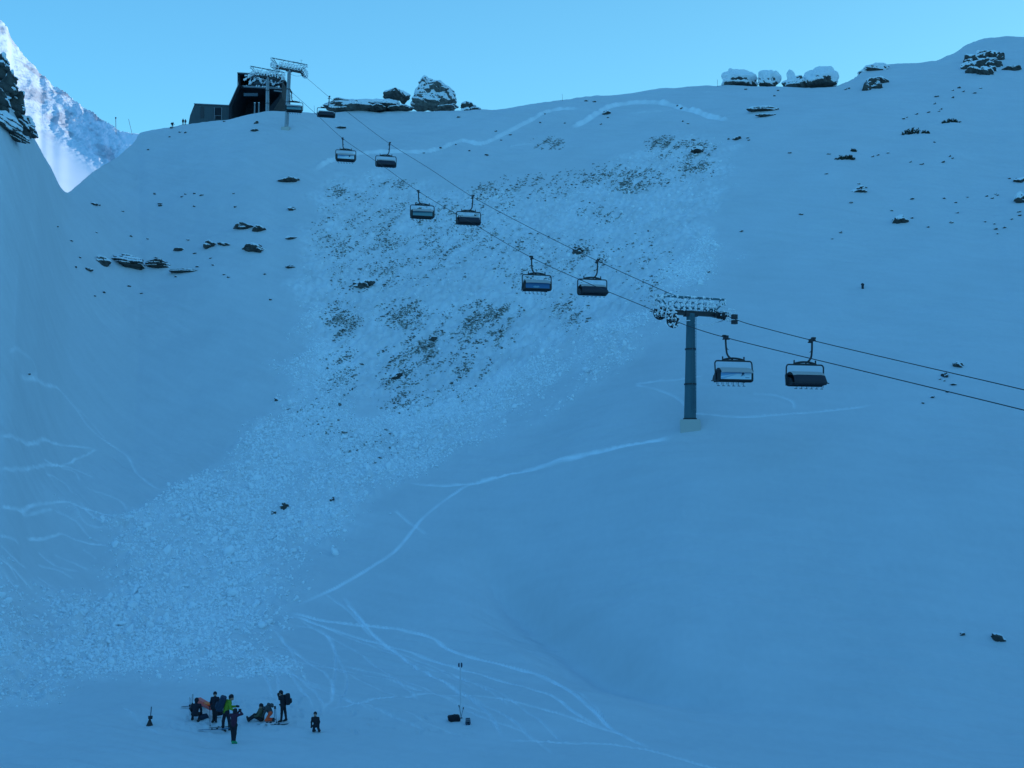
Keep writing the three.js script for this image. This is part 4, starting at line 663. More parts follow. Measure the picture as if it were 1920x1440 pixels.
// ------------------------------------------------------------------ the top station on the crest
{
  const cladding = std(0.055, 0.085, 0.10, 0.7), darkWall = std(0.010, 0.014, 0.022, 0.85), trim = std(0.20, 0.23, 0.26, 0.6), glass = std(0.015, 0.02, 0.03, 0.2), hood = std(0.26, 0.29, 0.32, 0.7);
  const depth = -base2.z + 17, o = at(480, 212, depth), st = thing('chairlift_station', o, 'dark top station with a tall leaning roof at the upper end of the ropes', 'building');
  const k = depth / F, X = (px) => (px - 480) * k, Y = (py) => (212 - py) * k;
  const ext = (pts, d, z) => { const s = new THREE.Shape(); pts.forEach(([x, y], i) => (i ? s.lineTo(X(x), Y(y)) : s.moveTo(X(x), Y(y)))); const g = new THREE.ExtrudeGeometry(s, { depth: d, bevelEnabled: false }); g.translate(0, 0, z); return g; };
  const bar2 = (x0, y0, x1, y1, w, z, d) => beamG(V(X(x0), Y(y0), z), V(X(x1), Y(y1), z), w, d);
  mesh('back_wall', ext([[432, 226], [432, 200], [449, 160], [448, 140], [530, 140], [529, 182], [512, 212], [505, 226]], 0.4, -8), darkWall, st);
  mesh('side_wall', ext([[430, 228], [430, 201], [447, 161], [445.5, 138], [449, 138], [450.5, 162], [435, 202], [435, 228]], 9, -8), darkWall, st);
  mesh('side_wall', ext([[527, 150], [531, 150], [531, 182], [513, 214], [503, 214], [505, 206], [527, 180]], 9, -8), darkWall, st);
  const roof = mesh('roof', ext([[445.5, 139], [445.5, 135.5], [480, 137.5], [532, 140], [532, 144], [480, 141.5]], 9.6, -8.2), darkWall, st);
  mesh('roof_edge', [bar2(445.2, 137, 480, 139, 0.22, 1.45, 0.12), bar2(430.5, 200, 447, 160, 0.34, 1.1, 0.12), bar2(446, 161, 445.6, 138, 0.2, 1.1, 0.12)], trim, roof);
  mesh('ceiling', ext([[450, 158], [530, 164], [530, 168], [450, 163]], 8, -7.5), darkWall, st);
  // the machine under its hood, with rimed braces
  const machine = new THREE.Group(); machine.name = 'drive_unit'; st.add(machine);
  mesh('hood', (() => { const g = new RoundedBoxGeometry(6.8, 1.5, 6.5, 3, 0.5); g.translate(X(499), Y(153), -2.2); return g; })(), cladding, machine);
  const br = [[[459, 143], [506, 142]], [[459, 151], [474, 141]], [[474, 141], [468, 160]], [[468, 160], [486, 144]], [[486, 144], [494, 160]], [[494, 160], [508, 146]], [[508, 146], [514, 160]], [[514, 160], [526, 149]], [[456, 162], [528, 165]], [[470, 158], [480, 150]], [[480, 150], [496, 148]], [[518, 140], [526, 132]], [[506, 134], [522, 136]]];
  mesh('brace', br.map(([a, b]) => bar2(a[0], a[1], b[0], b[1], 0.13, 1.3, 0.13)), hood, machine);
  mesh('rime', rimeOn(br.concat([[[500, 132], [526, 128]], [[496, 138], [530, 142]]]).map(([a, b]) => [V(X(a[0]), Y(a[1]), 1.35), V(X(b[0]), Y(b[1]), 1.35)]), 0.17, 5, 170), rime, machine).userData.kind = 'stuff';
  mesh('beam', [bar2(458, 163.5, 530, 167.5, 0.34, 1.25, 0.3)], trim, st);
  mesh('beam', [bar2(516, 171, 531, 173, 0.3, 1.1, 0.3)], trim, st);
  mesh('hanging_chair', (() => { const g = new RoundedBoxGeometry(3.2, 0.72, 0.2, 2, 0.06); g.translate(X(471), Y(178), 0.8); return g; })(), std(0.06, 0.09, 0.12, 0.6), st);
  for (const px of [478.5, 486.5]) { const q = mesh('gate_post', [boxG(0.28, 2.7, 0.3, X(px), Y(206), 0.5)], trim, st); mesh('cap', [boxG(0.36, 0.12, 0.36, X(px), Y(193.4), 0.5)], rime, q); }
  // the low building on its left
  const hut = thing('service_building', at(392, 227, depth + 1), 'low grey building with vertical cladding joined to the left of the top station', 'building');
  const k2 = (depth + 1) / F, x = (px) => (px - 392) * k2, y = (py) => (227 - py) * k2;
  const body = (() => { const s = new THREE.Shape(); [[352, 236], [355, 216], [363, 193.5], [431, 197], [432, 236]].forEach(([a, b], i) => (i ? s.lineTo(x(a), y(b)) : s.moveTo(x(a), y(b)))); const g = new THREE.ExtrudeGeometry(s, { depth: 7, bevelEnabled: false }); g.translate(0, 0, -7); return g; })();
  const wall = mesh('wall', body, cladding, hut);
  for (let px = 358; px < 430; px += 3.1) mesh('board', boxG(0.05, y(px < 364 ? 212 : 197) - y(226), 0.05, x(px), (y(px < 364 ? 212 : 197) + y(226)) / 2, 0.02), std(0.08, 0.115, 0.13, 0.7), wall);
  mesh('roof', [beamG(V(x(362.5), y(193.2), -3.4), V(x(432), y(196.6), -3.4), 7.4, 0.16)], trim, hut);
  mesh('window', boxG(0.75, 2.6, 0.1, x(378.5), y(210), 0.06), glass, hut);
  mesh('opening', boxG(1.9, 2.6, 0.1, x(408), y(212.5), 0.06), darkWall, hut);
  for (const px of [402, 416.5]) mesh('door_post', boxG(0.16, 2.9, 0.2, x(px), y(213), 0.14), trim, hut);
  mesh('railing', [boxG(1.5, 0.08, 0.08, x(409), y(217), 0.2), boxG(0.06, 0.9, 0.06, x(404), y(220), 0.2)], trim, hut);
}
// ------------------------------------------------------------------ people
function fieldMesh(bones, cell, colorOf) {                    // a smooth skin over tapered bones [a, b, ra, rb, colour]
  const lo = V(9, 9, 9), hi = V(-9, -9, -9);
  for (const [a, b, ra, rb] of bones) { for (const [p, r] of [[a, ra], [b, rb]]) { lo.min(V(p.x - r, p.y - r, p.z - r)); hi.max(V(p.x + r, p.y + r, p.z + r)); } }
  const size = Math.max(hi.x - lo.x, hi.y - lo.y, hi.z - lo.z) + 6 * cell, c = lo.clone().add(hi).multiplyScalar(0.5), n = Math.min(92, Math.ceil(size / cell)), mc = new MarchingCubes(n, cloth, false, false, 90000), half = size / 2;
  const K = 0.035, q = V(0, 0, 0);
  const dist = (p, bone) => { const [a, b, ra, rb] = bone, dx = b.x - a.x, dy = b.y - a.y, dz = b.z - a.z, L = dx * dx + dy * dy + dz * dz, t = L ? clamp(((p.x - a.x) * dx + (p.y - a.y) * dy + (p.z - a.z) * dz) / L) : 0; return Math.hypot(p.x - a.x - t * dx, p.y - a.y - t * dy, p.z - a.z - t * dz) - lerp(ra, rb, t); };
  for (let k = 0; k < n; k++) for (let j = 0; j < n; j++) for (let i = 0; i < n; i++) {
    q.set((i - n / 2) / (n / 2) * half + c.x, (j - n / 2) / (n / 2) * half + c.y, (k - n / 2) / (n / 2) * half + c.z);
    let d = 9; for (const b of bones) { const e = dist(q, b); if (e > d + K * 3) continue; const h = clamp(0.5 + 0.5 * (d - e) / K); d = lerp(d, e, h) - K * h * (1 - h); }
    mc.field[k * n * n + j * n + i] = -d;
  }
  mc.isolation = 0; mc.update();
  const P = new Float32Array(mc.count * 3), N = new Float32Array(mc.count * 3), C = new Float32Array(mc.count * 3);
  for (let i = 0; i < mc.count; i++) {
    q.set(mc.positionArray[i * 3] * half + c.x, mc.positionArray[i * 3 + 1] * half + c.y, mc.positionArray[i * 3 + 2] * half + c.z); P.set([q.x, q.y, q.z], i * 3);
    N.set([mc.normalArray[i * 3], mc.normalArray[i * 3 + 1], mc.normalArray[i * 3 + 2]], i * 3);
    let best = 9, col = bones[0][4]; for (const b of bones) { const e = dist(q, b); if (e < best) { best = e; col = b[4]; } } C.set(col, i * 3);
  }
  const g = new THREE.BufferGeometry(); g.setAttribute('position', new THREE.BufferAttribute(P, 3)); g.setAttribute('color', new THREE.BufferAttribute(C, 3));
  const w = mergeVertices(g, 1e-5); w.computeVertexNormals(); return w;
}
const cloth = new THREE.MeshStandardMaterial({ vertexColors: true, roughness: 0.85 });
const C = { black: [0.012, 0.013, 0.02], navy: [0.010, 0.012, 0.024], blue: [0.012, 0.03, 0.06], lime: [0.17, 0.30, 0.02], orange: [1.0, 0.11, 0.04], plum: [0.05, 0.012, 0.035], olive: [0.09, 0.09, 0.055], skin: [0.45, 0.26, 0.19], green: [0.02, 0.30, 0.12], grey: [0.06, 0.065, 0.07], red: [0.45, 0.05, 0.04], boots: [0.02, 0.02, 0.024] };
// joints in metres: x to the right of the picture, y up, z towards the camera
function person(label, foot, scale, j, wear, extras) {
  const o = thing('person', foot, label, 'person', undefined), p = (k) => V(j[k][0], j[k][1], j[k][2]).multiplyScalar(scale), s = scale;
  const T = C[wear.top], L = C[wear.legs], B = C[wear.boots ?? 'boots'], Hn = C[wear.gloves ?? 'black'], bones = [];
  const b = (a, c, ra, rb, col) => bones.push([typeof a === 'string' ? p(a) : a, typeof c === 'string' ? p(c) : c, ra * s, rb * s, col]);
  const chest = p('chest'), hip = p('hip'), neck = p('neck');
  for (const [k, m] of [['L', -1], ['R', 1]]) {
    b('hip' + k, 'knee' + k, 0.098, 0.072, L); b('knee' + k, 'ankle' + k, 0.072, 0.058, L); b('ankle' + k, 'toe' + k, 0.07, 0.052, B);
    b('sh' + k, 'elbow' + k, 0.074, 0.058, T); b('elbow' + k, 'wrist' + k, 0.058, 0.045, T);
    const w = p('wrist' + k), f = w.clone().sub(p('elbow' + k)).normalize(), side = V(f.y, -f.x, 0.3).normalize(), palm = w.clone().addScaledVector(f, 0.085 * s); b(w, palm, 0.036, 0.038, Hn);
    const up = V(0, 0, 0).crossVectors(f, side).normalize();
    for (let i = 0; i < 4; i++) { const r = palm.clone().addScaledVector(side, (i - 1.5) * 0.022 * s), q = r.clone().addScaledVector(f, [0.05, 0.062, 0.058, 0.042][i] * s).addScaledVector(up, 0.012 * s), e = q.clone().addScaledVector(f, 0.022 * s).addScaledVector(up, 0.028 * s); b(r, q, 0.0125, 0.0115, Hn); b(q, e, 0.0115, 0.01, Hn); }
    const th = w.clone().addScaledVector(f, 0.03 * s).addScaledVector(side, -0.035 * s); b(th, th.clone().addScaledVector(f, 0.045 * s).addScaledVector(side, -0.03 * s), 0.014, 0.012, Hn);
  }
  b('hipL', 'hipR', 0.115, 0.115, L); b(hip, chest, 0.145, 0.165, T); b(p('hip').lerp(chest, 0.5), chest, 0.15, 0.16, T); b('shL', 'shR', 0.085, 0.085, T); b(chest, neck, 0.13, 0.07, T);
  const head = p('head'), face = V(...(j.look ?? [0, 0, -1])).normalize(); b(neck, head, 0.062, 0.07, C.skin); b(head, head.clone().add(V(0, 0.03 * s, 0)), 0.098, 0.092, C.skin); b(head.clone().addScaledVector(face, 0.055 * s).add(V(0, -0.045 * s, 0)), head.clone().addScaledVector(face, 0.04 * s), 0.06, 0.06, C.skin); b(head.clone().addScaledVector(face, 0.105 * s).add(V(0, -0.01 * s, 0)), head.clone().addScaledVector(face, 0.095 * s).add(V(0, 0.02 * s, 0)), 0.018, 0.014, C.skin);
  if (wear.low) b(p(wear.low[0]), p(wear.low[1]), wear.low[2], wear.low[3], C[wear.low[4]]);
  mesh('body', fieldMesh(bones, 0.021), cloth, o);
  const cap = fieldMesh([[head.clone().add(V(0, 0.035 * s, 0)).addScaledVector(face, -0.012 * s), head.clone().add(V(0, 0.055 * s, 0)), 0.112 * s, 0.105 * s, C[wear.hat ?? 'black']], [head.clone().addScaledVector(face, -0.05 * s).add(V(0, -0.03 * s, 0)), head.clone().add(V(0, 0.02 * s, 0)).addScaledVector(face, -0.03 * s), 0.088 * s, 0.1 * s, C[wear.hat ?? 'black']]], 0.012);
  mesh(wear.hood ? 'hood' : 'helmet', cap, cloth, o);
  if (wear.goggles !== false) { const g = new THREE.TorusGeometry(0.1 * s, 0.02 * s, 6, 16, Math.PI); g.rotateX(Math.PI / 2); g.rotateY(Math.atan2(face.x, face.z)); const c0 = head.clone().add(V(0, 0.01 * s, 0)); g.translate(c0.x, c0.y, c0.z); mesh('goggles', g, std(0.02, 0.02, 0.025, 0.3), o); }
  if (wear.pack) { const [dir, w, h, d, col] = wear.pack, n = V(...dir).normalize(), mid = hip.clone().lerp(chest, 0.72).addScaledVector(n, (0.15 + d / 2) * s), g = new RoundedBoxGeometry(w * s, h * s, d * s, 3, 0.09 * s), g2 = new RoundedBoxGeometry(w * 0.7 * s, h * 0.4 * s, d * 0.5 * s, 2, 0.05 * s); g2.translate(0, -h * 0.18 * s, d * 0.55 * s); const tilt = new THREE.Matrix4().lookAt(n, V(0, 0, 0), chest.clone().sub(hip).normalize()); for (const q of [g, g2]) { q.applyMatrix4(tilt); q.translate(mid.x, mid.y, mid.z); } const pk = mesh('backpack', [g], std(...C[col], 0.85), o); mesh('pocket', g2, std(...C[col], 0.85), pk); }
  if (extras) extras(o, p, s);
  return o;
}
const stand = (over = {}) => ({ hip: [0, 0.96, 0], chest: [0, 1.30, 0], neck: [0, 1.48, 0], head: [0, 1.62, 0], shL: [-0.19, 1.40, 0], shR: [0.19, 1.40, 0], elbowL: [-0.25, 1.13, 0.02], elbowR: [0.25, 1.13, 0.02], wristL: [-0.23, 0.90, 0.05], wristR: [0.23, 0.90, 0.05], hipL: [-0.10, 0.92, 0], hipR: [0.10, 0.92, 0], kneeL: [-0.12, 0.50, 0.02], kneeR: [0.12, 0.50, 0.02], ankleL: [-0.13, 0.10, 0], ankleR: [0.13, 0.10, 0], toeL: [-0.15, 0.05, -0.13], toeR: [0.15, 0.05, -0.13], look: [0, 0, -1], ...over });
const foot = (px, py) => spot(px, py), size = (px, py, h) => { const q = spot(px, py); return h * -q.z / F / 1.74; };
person('person crouching in dark clothes with the back turned, leftmost of the group', foot(366, 1352), size(366, 1352, 46) * 1.32, {
  hip: [0.0, 0.40, 0.02], chest: [0.0, 0.72, -0.08], neck: [0.0, 0.90, -0.1], head: [0.01, 1.02, -0.14], shL: [-0.19, 0.80, -0.08], shR: [0.20, 0.80, -0.08], elbowL: [-0.26, 0.54, -0.12], elbowR: [0.27, 0.56, -0.1], wristL: [-0.2, 0.34, -0.2], wristR: [0.25, 0.34, -0.2], hipL: [-0.11, 0.36, 0.02], hipR: [0.11, 0.36, 0.02], kneeL: [-0.2, 0.38, -0.32], kneeR: [0.2, 0.34, -0.30], ankleL: [-0.17, 0.10, -0.04], ankleR: [0.18, 0.04, 0.08], toeL: [-0.19, 0.05, -0.16], toeR: [0.2, 0.0, 0.0], look: [0, -0.2, -1] }, { top: 'navy', legs: 'black' });
person('person standing upright in dark clothes holding out a dark bag', foot(402, 1354), size(402, 1354, 54), stand({ wristR: [0.36, 0.96, 0.08], elbowR: [0.27, 1.16, 0.06], shR: [0.18, 1.38, 0], shL: [-0.17, 1.38, 0], wristL: [-0.2, 0.92, 0.06], kneeL: [-0.05, 0.5, 0.02], kneeR: [0.09, 0.5, 0], ankleL: [-0.06, 0.1, 0.02], ankleR: [0.08, 0.1, 0], toeL: [-0.1, 0.05, 0.13], toeR: [0.14, 0.05, 0.13], look: [0.4, -0.1, 0.9] }), { top: 'navy', legs: 'black' });
person('person bending forward in a lime green jacket with a big dark backpack', foot(426, 1372), size(426, 1372, 67) * 1.0, stand({ hip: [-0.08, 0.98, 0], chest: [0.02, 1.32, 0.02], neck: [0.12, 1.48, 0.04], head: [0.18, 1.6, 0.06], shL: [-0.08, 1.40, -0.12], shR: [0.10, 1.38, 0.15], elbowL: [0.14, 1.14, -0.1], elbowR: [0.18, 1.12, 0.18], wristL: [0.36, 1.16, -0.06], wristR: [0.34, 1.02, 0.16], hipL: [-0.12, 0.92, -0.06], hipR: [0.0, 0.92, 0.08], kneeL: [-0.2, 0.5, 0], kneeR: [0.1, 0.52, 0.06], ankleL: [-0.2, 0.1, 0], ankleR: [0.12, 0.12, 0.02], toeL: [-0.08, 0.05, 0.04], toeR: [0.24, 0.06, 0.06], look: [0.9, -0.5, 0.2] }), { top: 'lime', legs: 'navy', gloves: 'black', pack: [[-1, 0.35, 0.25], 0.46, 0.72, 0.30, 'blue'], hood: true });
person('person in a plum jacket and green boots with both arms raised, nearest of the group', foot(437, 1394), size(437, 1394, 62), stand({ shL: [-0.17, 1.42, 0], shR: [0.2, 1.42, 0.02], elbowL: [0.0, 1.34, -0.26], elbowR: [0.42, 1.46, -0.04], wristL: [0.16, 1.5, -0.3], wristR: [0.28, 1.56, -0.22], head: [0.06, 1.6, -0.05], hip: [0.02, 0.96, 0], chest: [0.02, 1.3, 0], kneeL: [-0.04, 0.5, 0.02], kneeR: [0.1, 0.5, 0.02], ankleL: [-0.03, 0.1, 0], ankleR: [0.08, 0.1, 0.04], toeL: [0.02, 0.05, 0.12], toeR: [0.2, 0.05, 0.1], look: [0.3, 0.1, -1] }), { top: 'plum', legs: 'black', boots: 'green' }, (o, p, s) => mesh('phone', [boxG(0.15 * s, 0.08 * s, 0.02 * s, 0.23 * s, 1.62 * s, -0.34 * s)], std(0.02, 0.02, 0.02, 0.3), o));
person('person sitting in the snow with legs stretched left, in an olive jacket', foot(489, 1352), size(489, 1352, 36) * 1.62, {
  hip: [0.05, 0.14, 0], chest: [0.02, 0.48, 0.0], neck: [0.0, 0.66, 0], head: [0.0, 0.80, 0.02], shL: [-0.1, 0.58, -0.14], shR: [0.06, 0.58, 0.18], elbowL: [-0.24, 0.36, -0.18], elbowR: [-0.12, 0.34, 0.26], wristL: [-0.36, 0.28, -0.08], wristR: [-0.32, 0.28, 0.16], hipL: [0.0, 0.12, -0.1], hipR: [0.02, 0.12, 0.12], kneeL: [-0.38, 0.32, -0.1], kneeR: [-0.34, 0.26, 0.14], ankleL: [-0.72, 0.08, -0.1], ankleR: [-0.62, 0.07, 0.18], toeL: [-0.78, 0.2, -0.1], toeR: [-0.68, 0.18, 0.2], look: [-0.6, -0.3, 0.7] }, { top: 'olive', legs: 'black' });
person('person kneeling bent double in bright orange trousers beside the sitting person', foot(503, 1352), size(503, 1352, 32) * 1.75, {
  hip: [0.12, 0.50, 0.06], chest: [-0.04, 0.74, 0.0], neck: [-0.18, 0.72, -0.02], head: [-0.28, 0.66, -0.02], shL: [-0.1, 0.76, -0.18], shR: [-0.08, 0.72, 0.2], elbowL: [-0.22, 0.5, -0.2], elbowR: [-0.2, 0.48, 0.22], wristL: [-0.3, 0.28, -0.12], wristR: [-0.3, 0.26, 0.16], hipL: [0.12, 0.46, -0.08], hipR: [0.14, 0.46, 0.16], kneeL: [-0.1, 0.10, -0.1], kneeR: [-0.08, 0.10, 0.2], ankleL: [0.28, 0.10, -0.08], ankleR: [0.3, 0.10, 0.18], toeL: [0.36, 0.04, -0.08], toeR: [0.38, 0.04, 0.18], look: [-0.8, -0.6, 0.1] }, { top: 'grey', legs: 'orange', hat: 'grey', pack: [[0.35, 0.8, -0.3], 0.34, 0.4, 0.16, 'grey'] });
person('person standing in black with a backpack, face lowered, right of the ski poles', foot(530, 1354), size(530, 1354, 57), stand({ chest: [-0.02, 1.32, 0], neck: [-0.06, 1.48, 0.02], head: [-0.13, 1.60, 0.04], shL: [-0.1, 1.40, 0.16], shR: [0.06, 1.40, -0.16], elbowL: [-0.16, 1.30, 0.2], elbowR: [0.04, 1.12, -0.2], wristL: [-0.22, 1.46, 0.16], wristR: [-0.1, 1.0, -0.16], hipL: [-0.02, 0.92, 0.1], hipR: [0.04, 0.92, -0.1], kneeL: [-0.04, 0.5, 0.1], kneeR: [0.12, 0.52, -0.08], ankleL: [-0.06, 0.1, 0.1], ankleR: [0.18, 0.12, -0.08], toeL: [-0.2, 0.05, 0.12], toeR: [0.04, 0.06, -0.08], look: [-0.9, -0.4, 0.2] }), { top: 'black', legs: 'black', pack: [[1, 0.12, -0.1], 0.4, 0.62, 0.26, 'black'], hood: true });
person('lone dark figure with knees bent in the snow, right of the group', foot(592, 1373), size(592, 1373, 36) * 1.38, {
  hip: [0.02, 0.46, 0], chest: [-0.03, 0.80, 0], neck: [-0.05, 0.98, 0], head: [-0.05, 1.14, 0], shL: [-0.22, 0.88, 0], shR: [0.14, 0.88, 0], elbowL: [-0.27, 0.64, 0.04], elbowR: [0.22, 0.66, 0.04], wristL: [-0.27, 0.46, 0.06], wristR: [0.2, 0.46, 0.1], hipL: [-0.09, 0.42, 0], hipR: [0.11, 0.42, 0], kneeL: [-0.13, 0.12, 0.12], kneeR: [0.24, 0.12, 0.12], ankleL: [-0.1, 0.06, -0.25], ankleR: [0.2, 0.06, -0.25], toeL: [-0.1, 0.02, -0.36], toeR: [0.2, 0.02, -0.36], look: [0, 0, 1] }, { top: 'black', legs: 'black', hood: true });
const crestMan = (px, py, h, label, over, wear) => { const q = spot(px, py), s = h * -q.z / F / 1.74; person(label, q, s, stand(over), wear); };
crestMan(323.5, 233, 12, 'tiny person alone on the skyline left of the low station building', { head: [0.1, 1.58, 0], neck: [0.06, 1.46, 0], wristR: [0.4, 1.02, 0], elbowR: [0.3, 1.15, 0] }, { top: 'navy', legs: 'black', pack: [[-1, 0.2, 0], 0.4, 0.55, 0.3, 'black'], goggles: false });
crestMan(343, 231, 12, 'left one of two tiny people standing close by the low station building', {}, { top: 'black', legs: 'black', goggles: false });
crestMan(347.5, 231, 11, 'right one of two tiny people standing close by the low station building', { wristR: [0.3, 1.0, 0] }, { top: 'plum', legs: 'black', goggles: false });

// ------------------------------------------------------------------ skis, poles, bags and markers round the group
const skiWhite = std(0.55, 0.58, 0.62, 0.4), skiDark = std(0.03, 0.045, 0.06, 0.4), skiBlue = std(0.06, 0.16, 0.26, 0.4), bindM = std(0.015, 0.016, 0.02, 0.6);
function skiG(len) { const s = new THREE.Shape(), w = (t) => 0.05 + 0.012 * Math.cos((t - 0.5) * 6.283 + Math.PI); s.moveTo(-0.03, 0); for (let i = 1; i <= 12; i++) s.lineTo(-w(i / 14), len * i / 14); s.quadraticCurveTo(-0.04, len, 0, len + 0.04); s.quadraticCurveTo(0.04, len, w(12 / 14), len * 12 / 14); for (let i = 12; i >= 1; i--) s.lineTo(w(i / 14), len * i / 14); s.lineTo(0.03, 0); const g = new THREE.ExtrudeGeometry(s, { depth: 0.012, bevelEnabled: false }); const p = g.attributes.position; for (let i = 0; i < p.count; i++) { const t = p.getY(i) / len; p.setZ(i, p.getZ(i) + (t > 0.86 ? (t - 0.86) ** 2 * len * 3 : 0)); } g.computeVertexNormals(); return g; }
function ski(label, pos, rot, mat, group, len = 1.7) { const o = thing('ski', pos, label, 'ski', group); o.rotation.set(...rot); mesh('blade', skiG(len), mat, o); mesh('binding', [boxG(0.07, 0.09, 0.05, 0, len * 0.42, 0.035), boxG(0.07, 0.1, 0.07, 0, len * 0.58, 0.045), boxG(0.05, 0.12, 0.02, 0, len * 0.5, 0.02)], bindM, o); return o; }
const up = (p, h) => V(p.x, p.y + h, p.z);
ski('white ski with a dark tip stuck upright behind the crouching person', up(spot(359, 1340), -0.1), [0, 0.4, -0.03], skiWhite, undefined, 1.25);
ski('second white ski upright close behind the crouching person', up(spot(356.5, 1339), -0.15), [0, -0.3, 0.02], skiWhite, undefined, 1.1);
ski('dark ski lying in the snow left of the crouching person', up(spot(340, 1328), 0.08), [-1.45, 0, -1.35], skiDark);
ski('dark ski lying tilted behind the standing person with the bag', up(spot(376, 1330), 0.15), [-1.35, 0, -1.25], skiBlue, undefined, 1.0);
ski('blue ski lying tilted, right behind the red rescue sled', up(spot(380, 1328), 0.2), [-1.3, 0, -1.3], skiBlue, undefined, 1.0);
ski('left flat ski of the pair in front of the lime jacket person', up(spot(372, 1371), 0.06), [-1.55, 0, -1.45], skiBlue);
ski('right flat ski of the pair in front of the lime jacket person', up(spot(392, 1367), 0.06), [-1.55, 0, -1.38], skiDark, undefined, 1.2);
ski('pale ski lying flat in front of the sitting person', up(spot(482, 1358), 0.05), [-1.55, 0, -1.5], skiWhite, undefined, 1.3);
ski('dark ski lying flat in front of the ski poles', up(spot(497, 1361), 0.05), [-1.55, 0, -1.52], skiDark, undefined, 1.3);
function pole(name, label, px, py, topx, topy, r, mat, more) { const b = spot(px, py) ?? at(px, py, 596), t = at(topx, topy, -b.z), o = thing(name, b, label, name.replace('_', ' ')); mesh('shaft', barG(V(0, -0.1, 0), t.clone().sub(b), r, 6), mat, o); if (more) more(o, t.clone().sub(b)); return o; }
const stick = (label, a, b, c, d, mat = std(0.08, 0.13, 0.18, 0.5)) => pole('ski_pole', label, a, b, c, d, 0.016, mat, (o, t) => { mesh('grip', barG(t.clone().multiplyScalar(0.86), t.clone().multiplyScalar(1.04), 0.03, 6), rubber, o); mesh('basket', (() => { const g = new THREE.CylinderGeometry(0.05, 0.05, 0.012, 10); g.translate(0, 0.03, 0); return g; })(), rubber, o); });
stick('left ski pole stuck upright between the orange trousers and the backpack wearer', 514, 1354, 514.8, 1325);
stick('right ski pole stuck upright between the orange trousers and the backpack wearer', 518.5, 1355, 516.5, 1325);
stick('pole stuck upright left of the standing person with the bag', 394, 1362, 393, 1326);
stick('left one of two crossed poles behind the abandoned backpack', 866, 1347, 860.5, 1323);
stick('right one of two crossed poles behind the abandoned backpack', 863, 1347, 869, 1327);
{ // the thin tall marker with two dark paddles
  pole('marker_pole', 'tall thin pale marker pole with two dark paddles at its top', 863.5, 1344, 863, 1242, 0.045, std(0.62, 0.66, 0.70, 0.6), (o, t) => { for (const [dx, h] of [[-0.075, 0.26], [0.075, 0.30]]) { const g = new THREE.SphereGeometry(1, 10, 8); g.scale(0.055, h / 2, 0.04); g.translate(t.x + dx, t.y - 0.15, t.z); mesh('paddle', g, std(0.02, 0.05, 0.1, 0.7), o); } });
  pole('snow_probe', 'dark stake with a disc at its foot, standing alone left of the group', 280.5, 1360, 284, 1325, 0.028, std(0.05, 0.09, 0.13, 0.6), (o, t) => { const g = new THREE.CylinderGeometry(0.05, 0.2, 0.36, 10); g.translate(0, 0.14, 0); mesh('foot', g, bindM, o); const q = new THREE.CylinderGeometry(0.13, 0.11, 0.16, 10); q.translate(t.x * 0.42, t.y * 0.42, t.z * 0.42); mesh('collar', q, bindM, o); });
  pole('marker_pole', 'tall dark marker pole on the skyline in the gap at the left', 217.5, 252, 217, 221, 0.16, std(0.05, 0.07, 0.1, 0.7), (o, t) => mesh('sign', boxG(0.8, 0.9, 0.16, t.x, t.y, t.z), std(0.05, 0.07, 0.1, 0.7), o));
  pole('marker_pole', 'leaning thin pole on the skyline in the gap at the left', 248, 252, 241, 223, 0.12, std(0.1, 0.13, 0.18, 0.7));
  pole('marker_pole', 'thin pole on the bare middle of the ridge', 1055, 189.5, 1054, 176, 0.03, std(0.06, 0.08, 0.1, 0.7));
  pole('marker_pole', 'thin pole beside the leftmost of the four ridge boulders', 1345.5, 162, 1345, 149, 0.035, std(0.06, 0.08, 0.1, 0.7));
  pole('marker_pole', 'thin pale pole on the ridge beside the highest bubble chair', 590, 211.5, 589, 198, 0.035, std(0.3, 0.36, 0.42, 0.7));
  pole('snow_stake', 'short dark stake standing alone on the wide empty slope right of the big tower', 1617.5, 541, 1617.5, 532, 0.14, std(0.02, 0.03, 0.04, 0.8), (o, t) => mesh('head', (() => { const g = lump(3, 1).clone(); g.scale(0.2, 0.2, 0.14); g.translate(t.x, t.y - 0.1, t.z); return g; })(), std(0.02, 0.03, 0.04, 0.8), o));
}
function bag(label, pos, w, h, d, col, turn = 0, soft = 0.3) { const o = thing('backpack', pos, label, 'bag'); o.rotation.set(0.2, turn, 0.1); const g = new RoundedBoxGeometry(w, h, d, 4, Math.min(w, h, d) * soft); const p = g.attributes.position; for (let i = 0; i < p.count; i++) { const x = p.getX(i), y = p.getY(i), z = p.getZ(i), s = 1 + 0.16 * n3(x * 4 + w * 9, y * 4, z * 4) - (y > 0 ? 0.25 * x / w : 0); p.setXYZ(i, x * s, y * s, z * s); } g.computeVertexNormals(); mesh('pouch', g, std(...C[col], 0.9), o); mesh('strap', [new THREE.TorusGeometry(h * 0.35, 0.018, 5, 12, Math.PI).translate(0, h * 0.35, d * 0.3), tubeG([V(-w * 0.3, h * 0.35, d * 0.45), V(-w * 0.32, 0, d * 0.62), V(-w * 0.3, -h * 0.4, d * 0.45)], 0.02, 8, 5)], std(...C[col], 0.9), o); return o; }
bag('black backpack lying on the snow beside the crossed poles', up(spot(852, 1352), 0.14), 0.66, 0.42, 0.36, 'black', 0.2);
{ const b = up(spot(412, 1344), 0.32); bag('dark bag hanging from the hand of the upright standing person', V(b.x, b.y, b.z + 0.2), 0.46, 0.42, 0.26, 'black'); }
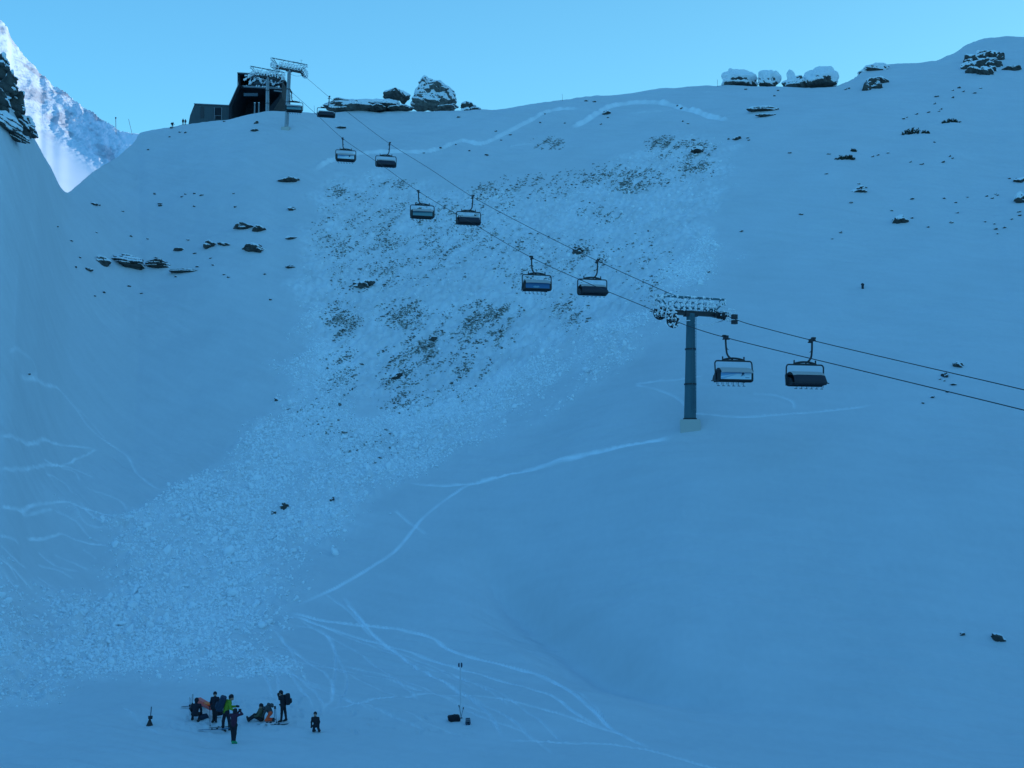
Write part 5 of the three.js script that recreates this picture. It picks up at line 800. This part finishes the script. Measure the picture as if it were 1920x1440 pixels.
for (const [px, label] of [[875, 'left one of two dark boots standing by the abandoned backpack'], [880, 'right one of two dark boots standing by the abandoned backpack']]) { const q = spot(px, 1358), o = thing('ski_boot', q, label, 'boot'); mesh('shell', [barG(V(0, 0.04, 0), V(px > 877 ? -0.03 : 0.02, 0.34, 0.03), 0.085, 10, 0.075), (() => { const g = new RoundedBoxGeometry(0.11, 0.11, 0.28, 2, 0.04); g.translate(0, 0.05, 0.08); return g; })()], std(0.02, 0.05, 0.09, 0.5), o); mesh('buckle', [boxG(0.17, 0.025, 0.02, 0, 0.2, 0.1), boxG(0.17, 0.025, 0.02, 0, 0.28, 0.11)], galv, o); }
{ // the rescue sled behind the crouching person
  const a = spot(373, 1326), b = spot(396, 1344), o = thing('rescue_sled', a, 'red and orange rescue sled lying slanted behind the crouching person', 'sled'), e = b.clone().sub(a); e.y += 0.12;
  const dir = e.clone().normalize(), L = e.length() + 0.5, n = V(0, 1, 0).addScaledVector(dir, -dir.y).normalize(), s = V(0, 0, 0).crossVectors(n, dir), M = new THREE.Matrix4().makeBasis(s, n, dir).setPosition(0, 0.34, 0);
  const tub = [boxG(0.36, 0.05, L, 0, 0, L / 2 - 0.2), boxG(0.05, 0.14, L, -0.19, 0.06, L / 2 - 0.2), boxG(0.05, 0.14, L, 0.19, 0.06, L / 2 - 0.2), boxG(0.36, 0.18, 0.06, 0, 0.08, -0.2)], pad = [new RoundedBoxGeometry(0.3, 0.12, L * 0.42, 2, 0.05).translate(0, 0.12, L * 0.18)], wrap = [new RoundedBoxGeometry(0.32, 0.14, L * 0.2, 2, 0.05).translate(0, 0.13, L * 0.56)];
  for (const g of [...tub, ...pad, ...wrap]) g.applyMatrix4(M);
  mesh('tub', tub, std(0.9, 0.08, 0.05, 0.5), o); mesh('cushion', pad, std(0.9, 0.16, 0.12, 0.8), o); mesh('blanket', wrap, std(1.0, 0.2, 0.06, 0.8), o);
}
bag('dark blue bag on the snow right behind the crouching person', up(spot(382, 1347), 0.1), 0.5, 0.26, 0.3, 'blue', 0.4);
renderer.render(scene, camera);
